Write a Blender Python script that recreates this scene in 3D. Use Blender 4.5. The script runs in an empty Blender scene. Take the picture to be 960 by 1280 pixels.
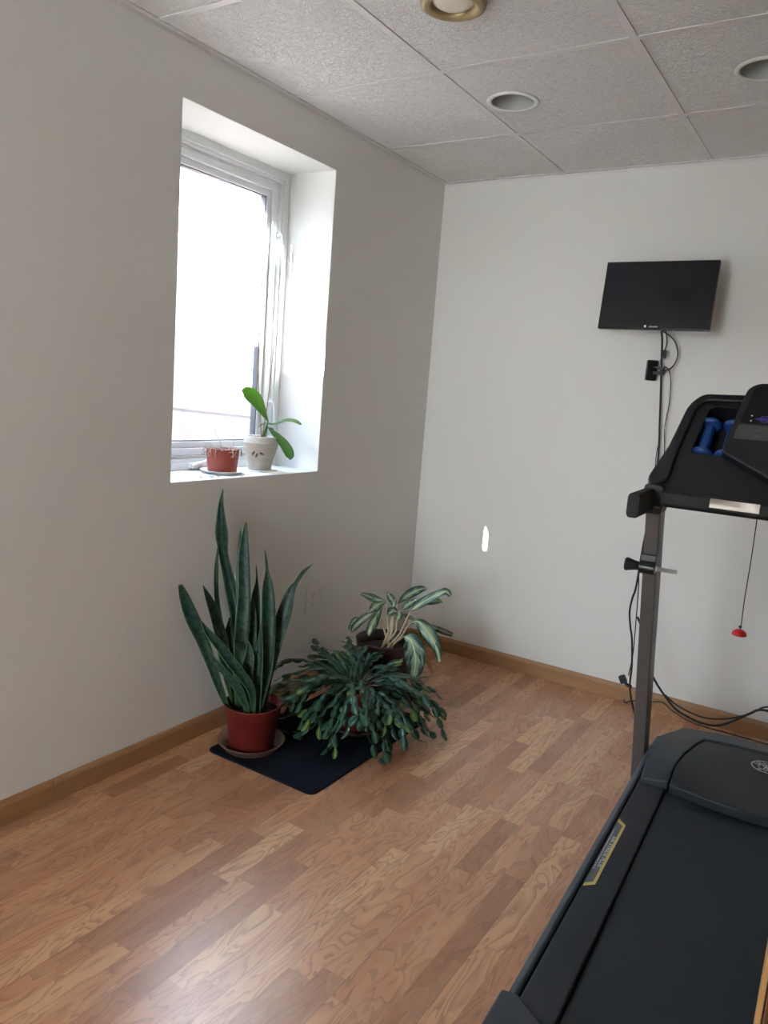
import bpy, bmesh, math, random
from mathutils import Vector, Matrix, Euler
SC = bpy.context.scene
COL = SC.collection
PI = math.pi
R = math.radians
BLADES= [[(0.151,-1.428,0.135,0.0145),(0.136,-1.411,0.261,0.0201),(0.113,-1.4,0.379,0.0225),(0.078,-1.399,0.487,0.0225),(0.047,-1.4,0.572,0.0201),(0.031,-1.419,0.671,0.016),(0.031,-1.432,0.746,0.0222),(0.029,-1.438,0.803,0.0158),(0.026,-1.439,0.858,0.0079),(0.026,-1.433,0.905,0.0008)],[(0.106,-1.434,0.123,0.0121),(0.056,-1.426,0.286,0.0162),(0.027,-1.418,0.404,0.0122),(0.026,-1.441,0.517,0.008),(0.026,-1.449,0.617,0.0072),(0.024,-1.444,0.698,0.0024)],[(0.174,-1.458,0.151,0.0142),(0.151,-1.442,0.315,0.0214),(0.14,-1.427,0.433,0.0253),(0.128,-1.412,0.55,0.0222),(0.109,-1.402,0.667,0.0198),(0.1,-1.391,0.753,0.0095),(0.097,-1.385,0.795,0.0008)],[(0.166,-1.429,0.14,0.0128),(0.139,-1.411,0.304,0.0192),(0.109,-1.395,0.46,0.0201),(0.079,-1.38,0.617,0.0145),(0.058,-1.367,0.726,0.0064),(0.048,-1.361,0.769,0.0008)],[(0.239,-1.417,0.157,0.0127),(0.237,-1.404,0.245,0.0213),(0.228,-1.391,0.363,0.0253),(0.216,-1.38,0.481,0.0244),(0.202,-1.375,0.575,0.0197),(0.194,-1.373,0.63,0.0063),(0.188,-1.373,0.669,0.0039),(0.179,-1.374,0.708,0.0008)],[(0.184,-1.395,0.134,0.0121),(0.167,-1.38,0.261,0.0202),(0.15,-1.366,0.379,0.0226),(0.131,-1.35,0.514,0.0162),(0.123,-1.341,0.577,0.0048),(0.11,-1.336,0.634,0.0008)],[(0.233,-1.398,0.149,0.0112),(0.228,-1.381,0.235,0.016),(0.228,-1.361,0.314,0.0208),(0.23,-1.339,0.401,0.0256),(0.238,-1.315,0.48,0.0256),(0.241,-1.294,0.552,0.016),(0.251,-1.277,0.588,0.0072),(0.263,-1.258,0.623,0.0064),(0.287,-1.233,0.658,0.0008)],[(0.156,-1.502,0.168,0.0078),(0.141,-1.526,0.237,0.0132),(0.123,-1.55,0.32,0.0169),(0.101,-1.575,0.409,0.0213),(0.077,-1.603,0.489,0.0234),(0.062,-1.627,0.56,0.0172),(0.06,-1.647,0.606,0.0067)],[(0.14,-1.447,0.137,0.0112),(0.12,-1.454,0.227,0.0175),(0.102,-1.462,0.308,0.0199),(0.086,-1.469,0.388,0.0206),(0.066,-1.48,0.46,0.0181),(0.044,-1.494,0.523,0.0126),(0.024,-1.509,0.572,0.0008)],[(0.247,-1.468,0.176,0.0078),(0.243,-1.477,0.235,0.0124),(0.229,-1.495,0.278,0.0154),(0.196,-1.524,0.333,0.0168),(0.162,-1.552,0.391,0.0159),(0.13,-1.58,0.441,0.0106),(0.113,-1.601,0.485,0.0015)],[(0.236,-1.487,0.175,0.0093),(0.224,-1.497,0.212,0.0123),(0.208,-1.509,0.251,0.0154),(0.174,-1.531,0.297,0.0138),(0.133,-1.557,0.349,0.0107),(0.103,-1.572,0.417,0.0015)],[(0.228,-1.481,0.171,0.0093),(0.215,-1.477,0.235,0.0171),(0.211,-1.469,0.289,0.021),(0.209,-1.459,0.351,0.0155),(0.198,-1.456,0.4,0.0016)],[(0.149,-1.451,0.142,0.0112),(0.131,-1.447,0.228,0.0159),(0.109,-1.443,0.321,0.0175),(0.093,-1.438,0.399,0.0167),(0.087,-1.432,0.454,0.0032)],[(0.184,-1.418,0.141,0.0112),(0.165,-1.406,0.267,0.0192),(0.15,-1.393,0.386,0.0208),(0.142,-1.383,0.465,0.016),(0.136,-1.376,0.524,0.0016)],[(0.248,-1.445,0.165,0.0102),(0.236,-1.437,0.271,0.0172),(0.229,-1.427,0.364,0.014),(0.221,-1.419,0.458,0.0016)],[(0.248,-1.433,0.165,0.0094),(0.246,-1.404,0.264,0.0158),(0.236,-1.381,0.354,0.0174),(0.22,-1.362,0.445,0.0127),(0.21,-1.345,0.505,0.0024)]]
AGL= [[(0.26,-0.663,0.398,0.0012),(0.222,-0.672,0.398,0.0134),(0.188,-0.677,0.404,0.0159),(0.16,-0.679,0.408,0.0098),(0.137,-0.678,0.409,0.0062)],[(0.26,-0.663,0.395,0.0012),(0.249,-0.69,0.392,0.0121),(0.238,-0.72,0.38,0.0192),(0.23,-0.749,0.358,0.0012)],[(0.287,-0.651,0.373,0.0012),(0.286,-0.647,0.394,0.0133),(0.27,-0.653,0.417,0.0145),(0.255,-0.658,0.439,0.0012)],[(0.248,-0.675,0.376,0.0012),(0.245,-0.705,0.347,0.0145),(0.246,-0.735,0.316,0.0204),(0.249,-0.762,0.286,0.0155),(0.26,-0.782,0.272,0.0012)],[(0.224,-0.695,0.349,0.0012),(0.196,-0.71,0.327,0.0134),(0.171,-0.725,0.3,0.0158),(0.152,-0.736,0.272,0.0134),(0.143,-0.74,0.249,0.0012)],[(0.163,-0.704,0.309,0.0012),(0.146,-0.716,0.302,0.0122),(0.136,-0.726,0.282,0.0122),(0.13,-0.735,0.257,0.0073)],[(0.276,-0.596,0.379,0.0012),(0.291,-0.562,0.404,0.0148),(0.31,-0.525,0.424,0.0199),(0.331,-0.488,0.437,0.0138),(0.343,-0.461,0.434,0.0019)],[(0.297,-0.588,0.353,0.0012),(0.31,-0.577,0.373,0.0135),(0.328,-0.562,0.39,0.0135),(0.347,-0.547,0.407,0.0049)],[(0.351,-0.612,0.365,0.0012),(0.381,-0.592,0.395,0.017),(0.414,-0.571,0.426,0.0181),(0.449,-0.549,0.451,0.0157),(0.474,-0.536,0.463,0.0145),(0.495,-0.53,0.448,0.0072)],[(0.371,-0.537,0.381,0.0012),(0.392,-0.501,0.395,0.0136),(0.411,-0.47,0.396,0.0112),(0.418,-0.447,0.385,0.0012)],[(0.31,-0.64,0.354,0.0024),(0.298,-0.661,0.365,0.0157),(0.293,-0.681,0.359,0.0168),(0.292,-0.7,0.35,0.0036)],[(0.319,-0.656,0.366,0.0024),(0.327,-0.658,0.352,0.0132),(0.324,-0.667,0.335,0.0096),(0.323,-0.673,0.328,0.0012)],[(0.297,-0.591,0.338,0.0012),(0.306,-0.55,0.318,0.0087),(0.307,-0.512,0.301,0.0075),(0.304,-0.478,0.283,0.0019)],[(0.367,-0.634,0.322,0.0018),(0.402,-0.63,0.335,0.0168),(0.441,-0.629,0.313,0.0286),(0.477,-0.633,0.28,0.0267),(0.505,-0.641,0.251,0.0201),(0.524,-0.653,0.229,0.0117),(0.541,-0.667,0.203,0.0082)],[(0.372,-0.687,0.276,0.0024),(0.408,-0.69,0.27,0.0296),(0.436,-0.702,0.237,0.0411),(0.457,-0.72,0.198,0.0385),(0.469,-0.745,0.159,0.0279),(0.476,-0.769,0.129,0.0023)],[(0.386,-0.509,0.292,0.0025),(0.408,-0.482,0.275,0.0112),(0.436,-0.452,0.259,0.0125),(0.468,-0.419,0.242,0.0088)],[(0.438,-0.608,0.226,0.0018),(0.458,-0.632,0.2,0.0084),(0.485,-0.652,0.175,0.0083),(0.515,-0.67,0.146,0.0035)]]
STEMS= [[(0.287,-0.68,0.219),(0.275,-0.678,0.266),(0.255,-0.682,0.313),(0.251,-0.682,0.325)],[(0.292,-0.676,0.219),(0.287,-0.67,0.267),(0.279,-0.668,0.309),(0.262,-0.664,0.386)],[(0.303,-0.67,0.214),(0.298,-0.664,0.268),(0.295,-0.656,0.317),(0.287,-0.651,0.373)],[(0.306,-0.669,0.215),(0.31,-0.656,0.269),(0.31,-0.648,0.312),(0.3,-0.639,0.39)],[(0.308,-0.667,0.215),(0.325,-0.648,0.259),(0.34,-0.629,0.315),(0.351,-0.612,0.364)],[(0.311,-0.665,0.215),(0.333,-0.644,0.253),(0.348,-0.628,0.291),(0.358,-0.618,0.313)],[(0.313,-0.664,0.215),(0.33,-0.649,0.241),(0.343,-0.637,0.256)],[(0.301,-0.672,0.214),(0.293,-0.664,0.28),(0.293,-0.658,0.316),(0.281,-0.656,0.364)],[(0.287,-0.68,0.219),(0.288,-0.667,0.28),(0.294,-0.652,0.341),(0.321,-0.63,0.367)]]
ORCH= [[(-0.108,-1.063,1.122,0.0013),(-0.121,-1.07,1.156,0.0102),(-0.136,-1.08,1.186,0.0192),(-0.152,-1.091,1.213,0.0261),(-0.169,-1.104,1.232,0.0267),(-0.184,-1.117,1.242,0.0191),(-0.193,-1.129,1.244,0.0038)],[(-0.11,-1.065,1.118,0.0019),(-0.092,-1.053,1.122,0.0045),(-0.071,-1.038,1.131,0.0058),(-0.051,-1.023,1.141,0.0083),(-0.029,-1.01,1.142,0.0096),(-0.012,-1.0,1.137,0.009),(0.003,-0.992,1.129,0.0038)],[(-0.099,-1.072,1.107,0.0019),(-0.076,-1.068,1.093,0.0083),(-0.05,-1.063,1.073,0.0146),(-0.023,-1.059,1.05,0.0184),(-0.002,-1.058,1.027,0.0196),(0.013,-1.061,1.006,0.0152),(0.019,-1.067,0.995,0.0025)],[(-0.108,-1.063,1.119,0.0013),(-0.128,-1.06,1.12,0.0064),(-0.149,-1.059,1.112,0.0058),(-0.165,-1.055,1.101,0.0013)]]

STK=[[(-0.115, -1.071, 1.099), (-0.121, -1.054, 1.215), (-0.135, -1.015, 1.465)], [(-0.145, -1.089, 1.102), (-0.174, -1.064, 1.336), (-0.187, -1.05, 1.451)]]
BUD=(-0.093, -1.058, 1.101)
SUN_E=20; SKY_E=4.8; EXPO=2.25


# ---------------------------------------------------------------- materials
class NT:
    def __init__(s, name):
        s.m = bpy.data.materials.new(name); s.m.use_nodes = True
        s.t = s.m.node_tree; s.b = s.t.nodes['Principled BSDF']; s.out = s.t.nodes['Material Output']
    def n(s, kind, **kw):
        nd = s.t.nodes.new(kind)
        for k, v in kw.items():
            if k.startswith('i_'):
                key = k[2:]; key = int(key) if key.isdigit() else key.replace('_', ' ')
                nd.inputs[key].default_value = v
            else: setattr(nd, k, v)
        return nd
    def l(s, a, b): s.t.links.new(a, b)
    def math(s, op, a, b=None, c=None):
        nd = s.n('ShaderNodeMath', operation=op)
        for i, v in enumerate((a, b, c)):
            if v is None: continue
            if isinstance(v, (int, float)): nd.inputs[i].default_value = v
            else: s.l(v, nd.inputs[i])
        return nd.outputs[0]
    def mix(s, f, a, b, mode='MIX'):
        nd = s.n('ShaderNodeMix', data_type='RGBA', blend_type=mode)
        for k, v in ((0, f), (6, a), (7, b)):
            if isinstance(v, (int, float)): nd.inputs[k].default_value = v
            elif isinstance(v, tuple): nd.inputs[k].default_value = (*v, 1) if len(v) == 3 else v
            else: s.l(v, nd.inputs[k])
        return nd.outputs[2]
    def comb(s, x, y, z=0.0):
        nd = s.n('ShaderNodeCombineXYZ')
        for i, v in enumerate((x, y, z)):
            if isinstance(v, (int, float)): nd.inputs[i].default_value = v
            else: s.l(v, nd.inputs[i])
        return nd.outputs[0]
    def set(s, **kw):
        for k, v in kw.items():
            key = k.replace('_', ' ')
            if isinstance(v, tuple) and len(v) == 3: v = (*v, 1)
            s.b.inputs[key].default_value = v
        return s
    def bump(s, h, strength=.3, dist=.002):
        b = s.n('ShaderNodeBump', i_Strength=strength, i_Distance=dist)
        s.l(h, b.inputs['Height']); s.l(b.outputs[0], s.b.inputs['Normal'])

def mat(name, col, rough=.5, metal=0., vary=.06, nscale=30., bump=0., bscale=200., spec=.5, coat=0., trans=0.):
    M = NT(name); M.set(Roughness=rough, Metallic=metal)
    M.b.inputs['Specular IOR Level'].default_value = spec
    M.b.inputs['Coat Weight'].default_value = coat
    M.b.inputs['Transmission Weight'].default_value = trans
    tc = M.n('ShaderNodeTexCoord')
    nz = M.n('ShaderNodeTexNoise', i_Scale=nscale, i_Detail=4.)
    M.l(tc.outputs['Object'], nz.inputs['Vector'])
    c = M.mix(nz.outputs['Fac'], tuple(x * (1 - vary) for x in col), tuple(min(1, x * (1 + vary)) for x in col))
    M.l(c, M.b.inputs['Base Color'])
    if bump:
        n2 = M.n('ShaderNodeTexNoise', i_Scale=bscale, i_Detail=3.)
        M.l(tc.outputs['Object'], n2.inputs['Vector']); M.bump(n2.outputs['Fac'], bump)
    return M.m

def wood_floor():
    M = NT('laminate_floor'); M.set(Roughness=.3); M.b.inputs['Specular IOR Level'].default_value = .95
    tc = M.n('ShaderNodeTexCoord'); sp = M.n('ShaderNodeSeparateXYZ'); M.l(tc.outputs['Object'], sp.inputs[0])
    x, y = sp.outputs[0], sp.outputs[1]
    W = .0615
    u = M.math('DIVIDE', x, W); row = M.math('FLOOR', u); fu = M.math('FRACT', u)
    wn = M.n('ShaderNodeTexWhiteNoise', noise_dimensions='1D'); M.l(row, wn.inputs['W'])
    v = M.math('ADD', M.math('DIVIDE', y, .40), M.math('MULTIPLY', wn.outputs['Value'], 7.31))
    # uneven strip lengths: warp
    v2 = M.math('ADD', v, M.math('MULTIPLY', M.math('SINE', M.math('MULTIPLY', v, 2.1)), .22))
    colv = M.math('FLOOR', v2); fv = M.math('FRACT', v2)
    w2 = M.n('ShaderNodeTexWhiteNoise', noise_dimensions='2D'); M.l(M.comb(row, colv), w2.inputs['Vector'])
    rnd = w2.outputs['Value']; rc = w2.outputs['Color']
    sr = M.n('ShaderNodeSeparateColor'); M.l(rc, sr.inputs[0])
    # grain: cathedral figure from distorted rings stretched along y, shifted per strip
    gx = M.math('ADD', M.math('MULTIPLY', x, 13.), M.math('MULTIPLY', sr.outputs[0], 40.))
    gy = M.math('ADD', M.math('MULTIPLY', y, 2.9), M.math('MULTIPLY', sr.outputs[1], 40.))
    n1 = M.n('ShaderNodeTexNoise', i_Scale=1., i_Detail=2.5, i_Distortion=.7); M.l(M.comb(gx, gy), n1.inputs['Vector'])
    rings = M.math('FRACT', M.math('MULTIPLY', n1.outputs['Fac'], 11.))
    rr = M.n('ShaderNodeMapRange', i_1=0., i_2=1., i_3=0., i_4=1.); rr.interpolation_type = 'SMOOTHSTEP'; M.l(M.math('POWER', rings, 2.2), rr.inputs[0])
    fib = M.n('ShaderNodeTexNoise', i_Scale=1., i_Detail=5.); M.l(M.comb(M.math('MULTIPLY', x, 260.), M.math('MULTIPLY', gy, 3.)), fib.inputs['Vector'])
    big = M.n('ShaderNodeTexNoise', i_Scale=1.2, i_Detail=2.); M.l(M.comb(M.math('MULTIPLY', gx, .8), gy), big.inputs['Vector'])
    base = M.n('ShaderNodeValToRGB'); e = base.color_ramp.elements
    e[0].position = 0.; e[0].color = (.33, .130, .056, 1); e[1].position = 1.; e[1].color = (.68, .39, .20, 1)
    m_ = base.color_ramp.elements.new(.45); m_.color = (.49, .215, .102, 1)
    m_ = base.color_ramp.elements.new(.78); m_.color = (.57, .275, .138, 1)
    M.l(rnd, base.inputs[0])
    c = M.mix(M.math('MULTIPLY', rr.outputs[0], .62), base.outputs[0], (.20, .08, .035))
    c = M.mix(M.math('MULTIPLY', fib.outputs['Fac'], .3), c, (.58, .33, .17))
    c = M.mix(M.math('MULTIPLY', M.math('GREATER_THAN', big.outputs['Fac'], .55), .14), c, (.68, .46, .27))
    # joints
    du = M.math('MINIMUM', fu, M.math('SUBTRACT', 1., fu)); dv = M.math('MINIMUM', fv, M.math('SUBTRACT', 1., fv))
    j1 = M.math('LESS_THAN', du, .008); j2 = M.math('LESS_THAN', dv, .002)
    pl = M.math('FRACT', M.math('DIVIDE', x, W * 3)); jp = M.math('LESS_THAN', M.math('MINIMUM', pl, M.math('SUBTRACT', 1., pl)), .0045)
    j = M.math('MAXIMUM', M.math('MULTIPLY', M.math('MAXIMUM', j1, j2), .25), M.math('MULTIPLY', jp, .6))
    c = M.mix(j, c, (.14, .06, .028))
    M.l(c, M.b.inputs['Base Color'])
    rg = M.n('ShaderNodeMapRange', i_3=.25, i_4=.38); M.l(fib.outputs['Fac'], rg.inputs[0]); M.l(rg.outputs[0], M.b.inputs['Roughness'])
    h = M.math('SUBTRACT', M.math('MULTIPLY', fib.outputs['Fac'], .25), M.math('MULTIPLY', jp, 1.))
    M.bump(h, .12, .001)
    return M.m

def wood(name, c1, c2, rough=.4, along=1):
    M = NT(name); M.set(Roughness=rough)
    tc = M.n('ShaderNodeTexCoord'); mp = M.n('ShaderNodeMapping')
    s = [22., 22., 22.]; s[along] = 1.6; mp.inputs['Scale'].default_value = s
    M.l(tc.outputs['Object'], mp.inputs[0])
    n = M.n('ShaderNodeTexNoise', i_Scale=1., i_Detail=5., i_Distortion=.8); M.l(mp.outputs[0], n.inputs['Vector'])
    n2 = M.n('ShaderNodeTexNoise', i_Scale=5., i_Detail=5.); M.l(mp.outputs[0], n2.inputs['Vector'])
    c = M.mix(n.outputs['Fac'], c1, c2); c = M.mix(M.math('MULTIPLY', n2.outputs['Fac'], .4), c, tuple(x * .7 for x in c1))
    M.l(c, M.b.inputs['Base Color']); return M.m

def wall_mat():
    M = NT('painted_wall'); M.set(Roughness=.75)
    M.b.inputs['Specular IOR Level'].default_value = .3
    tc = M.n('ShaderNodeTexCoord')
    n = M.n('ShaderNodeTexNoise', i_Scale=70., i_Detail=3., i_Roughness=.6); M.l(tc.outputs['Object'], n.inputs['Vector'])
    n2 = M.n('ShaderNodeTexNoise', i_Scale=1.3, i_Detail=2.); M.l(tc.outputs['Object'], n2.inputs['Vector'])
    M.l(M.mix(n2.outputs['Fac'], (.755, .755, .718), (.79, .79, .756)), M.b.inputs['Base Color'])
    M.bump(n.outputs['Fac'], .35, .0016); return M.m

def tile_mat():
    M = NT('ceiling_tile'); M.set(Roughness=.85)
    M.b.inputs['Specular IOR Level'].default_value = .2
    tc = M.n('ShaderNodeTexCoord')
    n = M.n('ShaderNodeTexNoise', i_Scale=42., i_Detail=3., i_Distortion=1.6, i_Roughness=.55); M.l(tc.outputs['Object'], n.inputs['Vector'])
    vo = M.n('ShaderNodeTexVoronoi', i_Scale=70., feature='DISTANCE_TO_EDGE')
    wv = M.n('ShaderNodeVectorMath', operation='MULTIPLY_ADD'); M.l(n.outputs['Color'], wv.inputs[0])
    wv.inputs[1].default_value = (.07, .07, .07); M.l(tc.outputs['Object'], wv.inputs[2]); M.l(wv.outputs[0], vo.inputs['Vector'])
    h = M.math('ADD', n.outputs['Fac'], M.math('MULTIPLY', M.math('MINIMUM', vo.outputs['Distance'], .25), 1.2))
    M.l(M.mix(n.outputs['Fac'], (.85, .845, .83), (.90, .895, .88)), M.b.inputs['Base Color'])
    M.bump(h, 1., .0042); return M.m

def snake_leaf_mat():
    M = NT('snake_plant_leaf'); M.set(Roughness=.45); M.b.inputs['Specular IOR Level'].default_value = .3
    uv = M.n('ShaderNodeUVMap'); sp = M.n('ShaderNodeSeparateXYZ'); M.l(uv.outputs[0], sp.inputs[0])
    tc = M.n('ShaderNodeTexCoord')
    n = M.n('ShaderNodeTexNoise', i_Scale=1., i_Detail=3., i_Distortion=.5)
    oi = M.n('ShaderNodeObjectInfo')
    M.l(M.comb(M.math('MULTIPLY', sp.outputs[0], 34.), M.math('MULTIPLY', sp.outputs[1], 2.2), M.math('MULTIPLY', oi.outputs['Random'], 20.)), n.inputs['Vector'])
    r = M.n('ShaderNodeValToRGB'); e = r.color_ramp.elements
    e[0].position = .42; e[0].color = (.008, .030, .021, 1); e[1].position = .62; e[1].color = (.026, .066, .038, 1)
    M.l(n.outputs['Fac'], r.inputs[0])
    # margin and pale base
    ed = M.math('ABSOLUTE', M.math('SUBTRACT', sp.outputs[1], .5))
    c = M.mix(M.math('GREATER_THAN', ed, .485), r.outputs[0], (.10, .17, .07))
    bs = M.math('SUBTRACT', 1., M.math('MULTIPLY', sp.outputs[0], 4.)); bs = M.math('MAXIMUM', bs, 0.)
    c = M.mix(M.math('MULTIPLY', bs, .5), c, (.10, .20, .06))
    M.l(c, M.b.inputs['Base Color']); return M.m

def agl_mat():
    M = NT('variegated_leaf'); M.set(Roughness=.3)
    uv = M.n('ShaderNodeUVMap'); sp = M.n('ShaderNodeSeparateXYZ'); M.l(uv.outputs[0], sp.inputs[0])
    ed = M.math('MULTIPLY', M.math('ABSOLUTE', M.math('SUBTRACT', sp.outputs[1], .5)), 2.)
    n = M.n('ShaderNodeTexNoise', i_Scale=1., i_Detail=4., i_Distortion=.4); oi = M.n('ShaderNodeObjectInfo')
    sk = M.math('SUBTRACT', M.math('MULTIPLY', sp.outputs[0], 13.), M.math('MULTIPLY', ed, 5.))
    M.l(M.comb(sk, M.math('MULTIPLY', ed, 2.), M.math('MULTIPLY', oi.outputs['Random'], 30.)), n.inputs['Vector'])
    f = M.math('ADD', M.math('MULTIPLY', ed, .42), n.outputs['Fac'])
    r = M.n('ShaderNodeValToRGB'); e = r.color_ramp.elements
    e[0].position = .52; e[0].color = (.34, .42, .24, 1); e[1].position = .80; e[1].color = (.012, .050, .032, 1)
    m_ = r.color_ramp.elements.new(.68); m_.color = (.15, .25, .18, 1)
    M.l(f, r.inputs[0])
    c = M.mix(M.math('LESS_THAN', ed, .06), r.outputs[0], (.60, .66, .36))
    c = M.mix(M.math('GREATER_THAN', ed, .95), c, (.03, .09, .04))
    M.l(c, M.b.inputs['Base Color']); return M.m

def translucent_leaf(name, c1, c2, tl=.35, rough=.35, scale=40.):
    M = NT(name); M.set(Roughness=rough)
    tc = M.n('ShaderNodeTexCoord'); n = M.n('ShaderNodeTexNoise', i_Scale=scale, i_Detail=2.); M.l(tc.outputs['Object'], n.inputs['Vector'])
    c = M.mix(n.outputs['Fac'], c1, c2); M.l(c, M.b.inputs['Base Color'])
    t = M.n('ShaderNodeBsdfTranslucent'); M.l(M.mix(.5, c, (.35, .6, .05), 'MIX'), t.inputs[0])
    mx = M.n('ShaderNodeMixShader', i_0=tl); M.l(M.b.outputs[0], mx.inputs[1]); M.l(t.outputs[0], mx.inputs[2]); M.l(mx.outputs[0], M.out.inputs[0])
    return M.m

def glass_mat(name, tint=(1, 1, 1), refl=.12):
    M = NT(name); M.t.nodes.remove(M.b)
    tr = M.n('ShaderNodeBsdfTransparent'); tr.inputs[0].default_value = (*tint, 1)
    g = M.n('ShaderNodeBsdfGlossy', i_Roughness=.03); lw = M.n('ShaderNodeLayerWeight', i_Blend=.5)
    mx = M.n('ShaderNodeMixShader'); M.l(M.math('MULTIPLY_ADD', M.math('POWER', lw.outputs['Facing'], 5.), .9, .03), mx.inputs[0]); M.l(tr.outputs[0], mx.inputs[1]); M.l(g.outputs[0], mx.inputs[2])
    M.l(mx.outputs[0], M.out.inputs[0]); return M.m

def mat_carpet():
    M = NT('carpet_mat'); M.set(Roughness=.95)
    tc = M.n('ShaderNodeTexCoord'); n = M.n('ShaderNodeTexNoise', i_Scale=350., i_Detail=3.); M.l(tc.outputs['Object'], n.inputs['Vector'])
    M.b.inputs['Specular IOR Level'].default_value = .1
    M.l(M.mix(n.outputs['Fac'], (.002, .003, .006), (.012, .017, .026)), M.b.inputs['Base Color']); M.bump(n.outputs['Fac'], .8, .003); return M.m

def bark_mat(name, c1, c2, sc=60., rough=.9):
    M = NT(name); M.set(Roughness=rough)
    tc = M.n('ShaderNodeTexCoord'); n = M.n('ShaderNodeTexNoise', i_Scale=sc, i_Detail=4.); M.l(tc.outputs['Object'], n.inputs['Vector'])
    r = M.n('ShaderNodeValToRGB'); e = r.color_ramp.elements; e[0].position = .35; e[0].color = (*c1, 1); e[1].position = .65; e[1].color = (*c2, 1)
    M.l(n.outputs['Fac'], r.inputs[0]); M.l(r.outputs[0], M.b.inputs['Base Color']); M.bump(n.outputs['Fac'], .6, .004); return M.m

m_wall = wall_mat(); m_floor = wood_floor(); m_tile = tile_mat()
m_grid = mat('grid_white', (.72, .71, .70), .45, vary=.02)
m_base = wood('oak_baseboard', (.33, .165, .070), (.46, .255, .115), .4, 1)
m_panel = wood('bounce_cut_panelling', (.20, .11, .055), (.34, .20, .10), .5, 2)  # made-up dark panelling for the unseen right wall, cuts bounce light
m_base_x = wood('oak_baseboard_across', (.33, .165, .070), (.46, .255, .115), .4, 0)
m_cab = wood('shaded_cabinet_wood', (.10, .034, .010), (.15, .055, .017), .35, 2)  # shade on the cabinet front is put into this darker wood
m_cab2 = wood('lit_cabinet_side', (.55, .29, .11), (.68, .40, .17), .35, 2)  # same cabinet's window-lit side, its light put into a paler wood
m_vinyl = mat('window_vinyl', (.80, .83, .84), .3, vary=.02)
m_gasket = mat('grey_gasket', (.16, .16, .18), .6)
m_glass = glass_mat('window_glass')
m_liner = mat('well_liner', (.44, .40, .39), .6, vary=.04, nscale=6.)
m_gravel = bark_mat('gravel', (.25, .17, .15), (.75, .68, .62), 45.)
m_lawn = bark_mat('lawn', (.05, .08, .02), (.12, .16, .05), 20.)
m_stone = mat('tan_stone', (.62, .45, .22), .8, vary=.2, nscale=40.)
m_steel = mat('painted_steel_upright', (.125, .118, .118), .36, metal=.2, vary=.03)
m_black = mat('black_plastic', (.008, .009, .012), .5, bump=.15, bscale=900.)
m_blacks = mat('smooth_black_plastic', (.006, .007, .009), .32)
m_rubber = mat('foam_grip', (.014, .014, .016), .7)
m_hood = mat('charcoal_plastic', (.028, .034, .042), .5, bump=.2, bscale=700.)
m_hood2 = mat('dark_hood_panel', (.010, .013, .018), .42, bump=.2, bscale=700.)
m_rail = mat('foot_rail', (.011, .014, .020), .62, bump=.5, bscale=500.)
m_side = mat('blue_grey_side_skirt', (.050, .068, .086), .4)
m_belt = mat('running_belt', (.0075, .0125, .019), .62, bump=.5, bscale=800., vary=.15, nscale=4.)
m_yellow = mat('yellow_decal', (.62, .46, .12), .4)
m_grey = mat('grey_decal', (.09, .10, .11), .4)
m_silver = mat('silver_print', (.58, .58, .57), .4, metal=.2)
m_pulse = mat('brushed_steel_pulse_sensor', (.36, .31, .27), .4, metal=.6)
m_chrome = mat('chrome', (.55, .53, .50), .25, metal=1.)
m_screen = mat('dark_screen', (.004, .005, .009), .12, vary=0)
m_bezel = mat('tv_bezel', (.006, .006, .009), .18)
m_greyp = mat('grey_button_strip', (.07, .07, .07), .4)
m_purple = mat('purple_print', (.07, .05, .30), .4)
m_blue = mat('blue_vinyl_dumbbell', (.008, .045, .20), .38, vary=.1)
m_red = mat('red_plastic', (.55, .008, .012), .3)
m_cord = mat('black_cord', (.010, .010, .012), .5)
m_potred = mat('red_brown_plastic_pot', (.16, .018, .014), .45)
m_terra = mat('sill_pot_red', (.33, .060, .032), .5, vary=.12)  # brighter red for the sill pot and the bud
m_potbrown = mat('dark_brown_pot', (.045, .025, .022), .4)
m_saucer = mat('clear_amber_saucer', (.62, .42, .32), .15, trans=.75)
m_white = mat('white_ceramic', (.78, .78, .76), .35)
m_soil = bark_mat('potting_soil', (.012, .008, .006), (.06, .04, .03), 120.)
m_bark = bark_mat('dry_litter', (.25, .14, .10), (.75, .66, .60), 160.)
m_snake = snake_leaf_mat(); m_agl = agl_mat()
m_cactus = translucent_leaf('holiday_cactus_leaf', (.020, .070, .044), (.055, .130, .072), .10, .30)
m_cactus2 = translucent_leaf('young_cactus_leaf', (.09, .17, .035), (.16, .25, .07), .2, .3)
m_orch = translucent_leaf('orchid_leaf', (.085, .19, .07), (.13, .25, .09), .6, .3)
m_stalk = mat('pale_leaf_stalk', (.50, .42, .28), .5)
m_stem = mat('brown_stem', (.20, .10, .055), .7)
m_stake = mat('stake_brown', (.28, .17, .10), .6)
m_dry = mat('dry_leaf', (.42, .20, .08), .7)
m_outlet = mat('outlet_plastic', (.86, .82, .81), .35, vary=.01)
m_slot = mat('dark_slot', (.02, .02, .02), .6)
m_gold = mat('brass_ring', (.40, .31, .16), .4, metal=.35)
m_lens = mat('frosted_lens', (.85, .80, .66), .4, vary=.02)
m_trim = mat('light_trim_white', (.80, .80, .78), .4, vary=.02)
m_cone = mat('light_baffle', (.46, .48, .46), .35, vary=.02)
m_carpet = mat_carpet()

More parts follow.
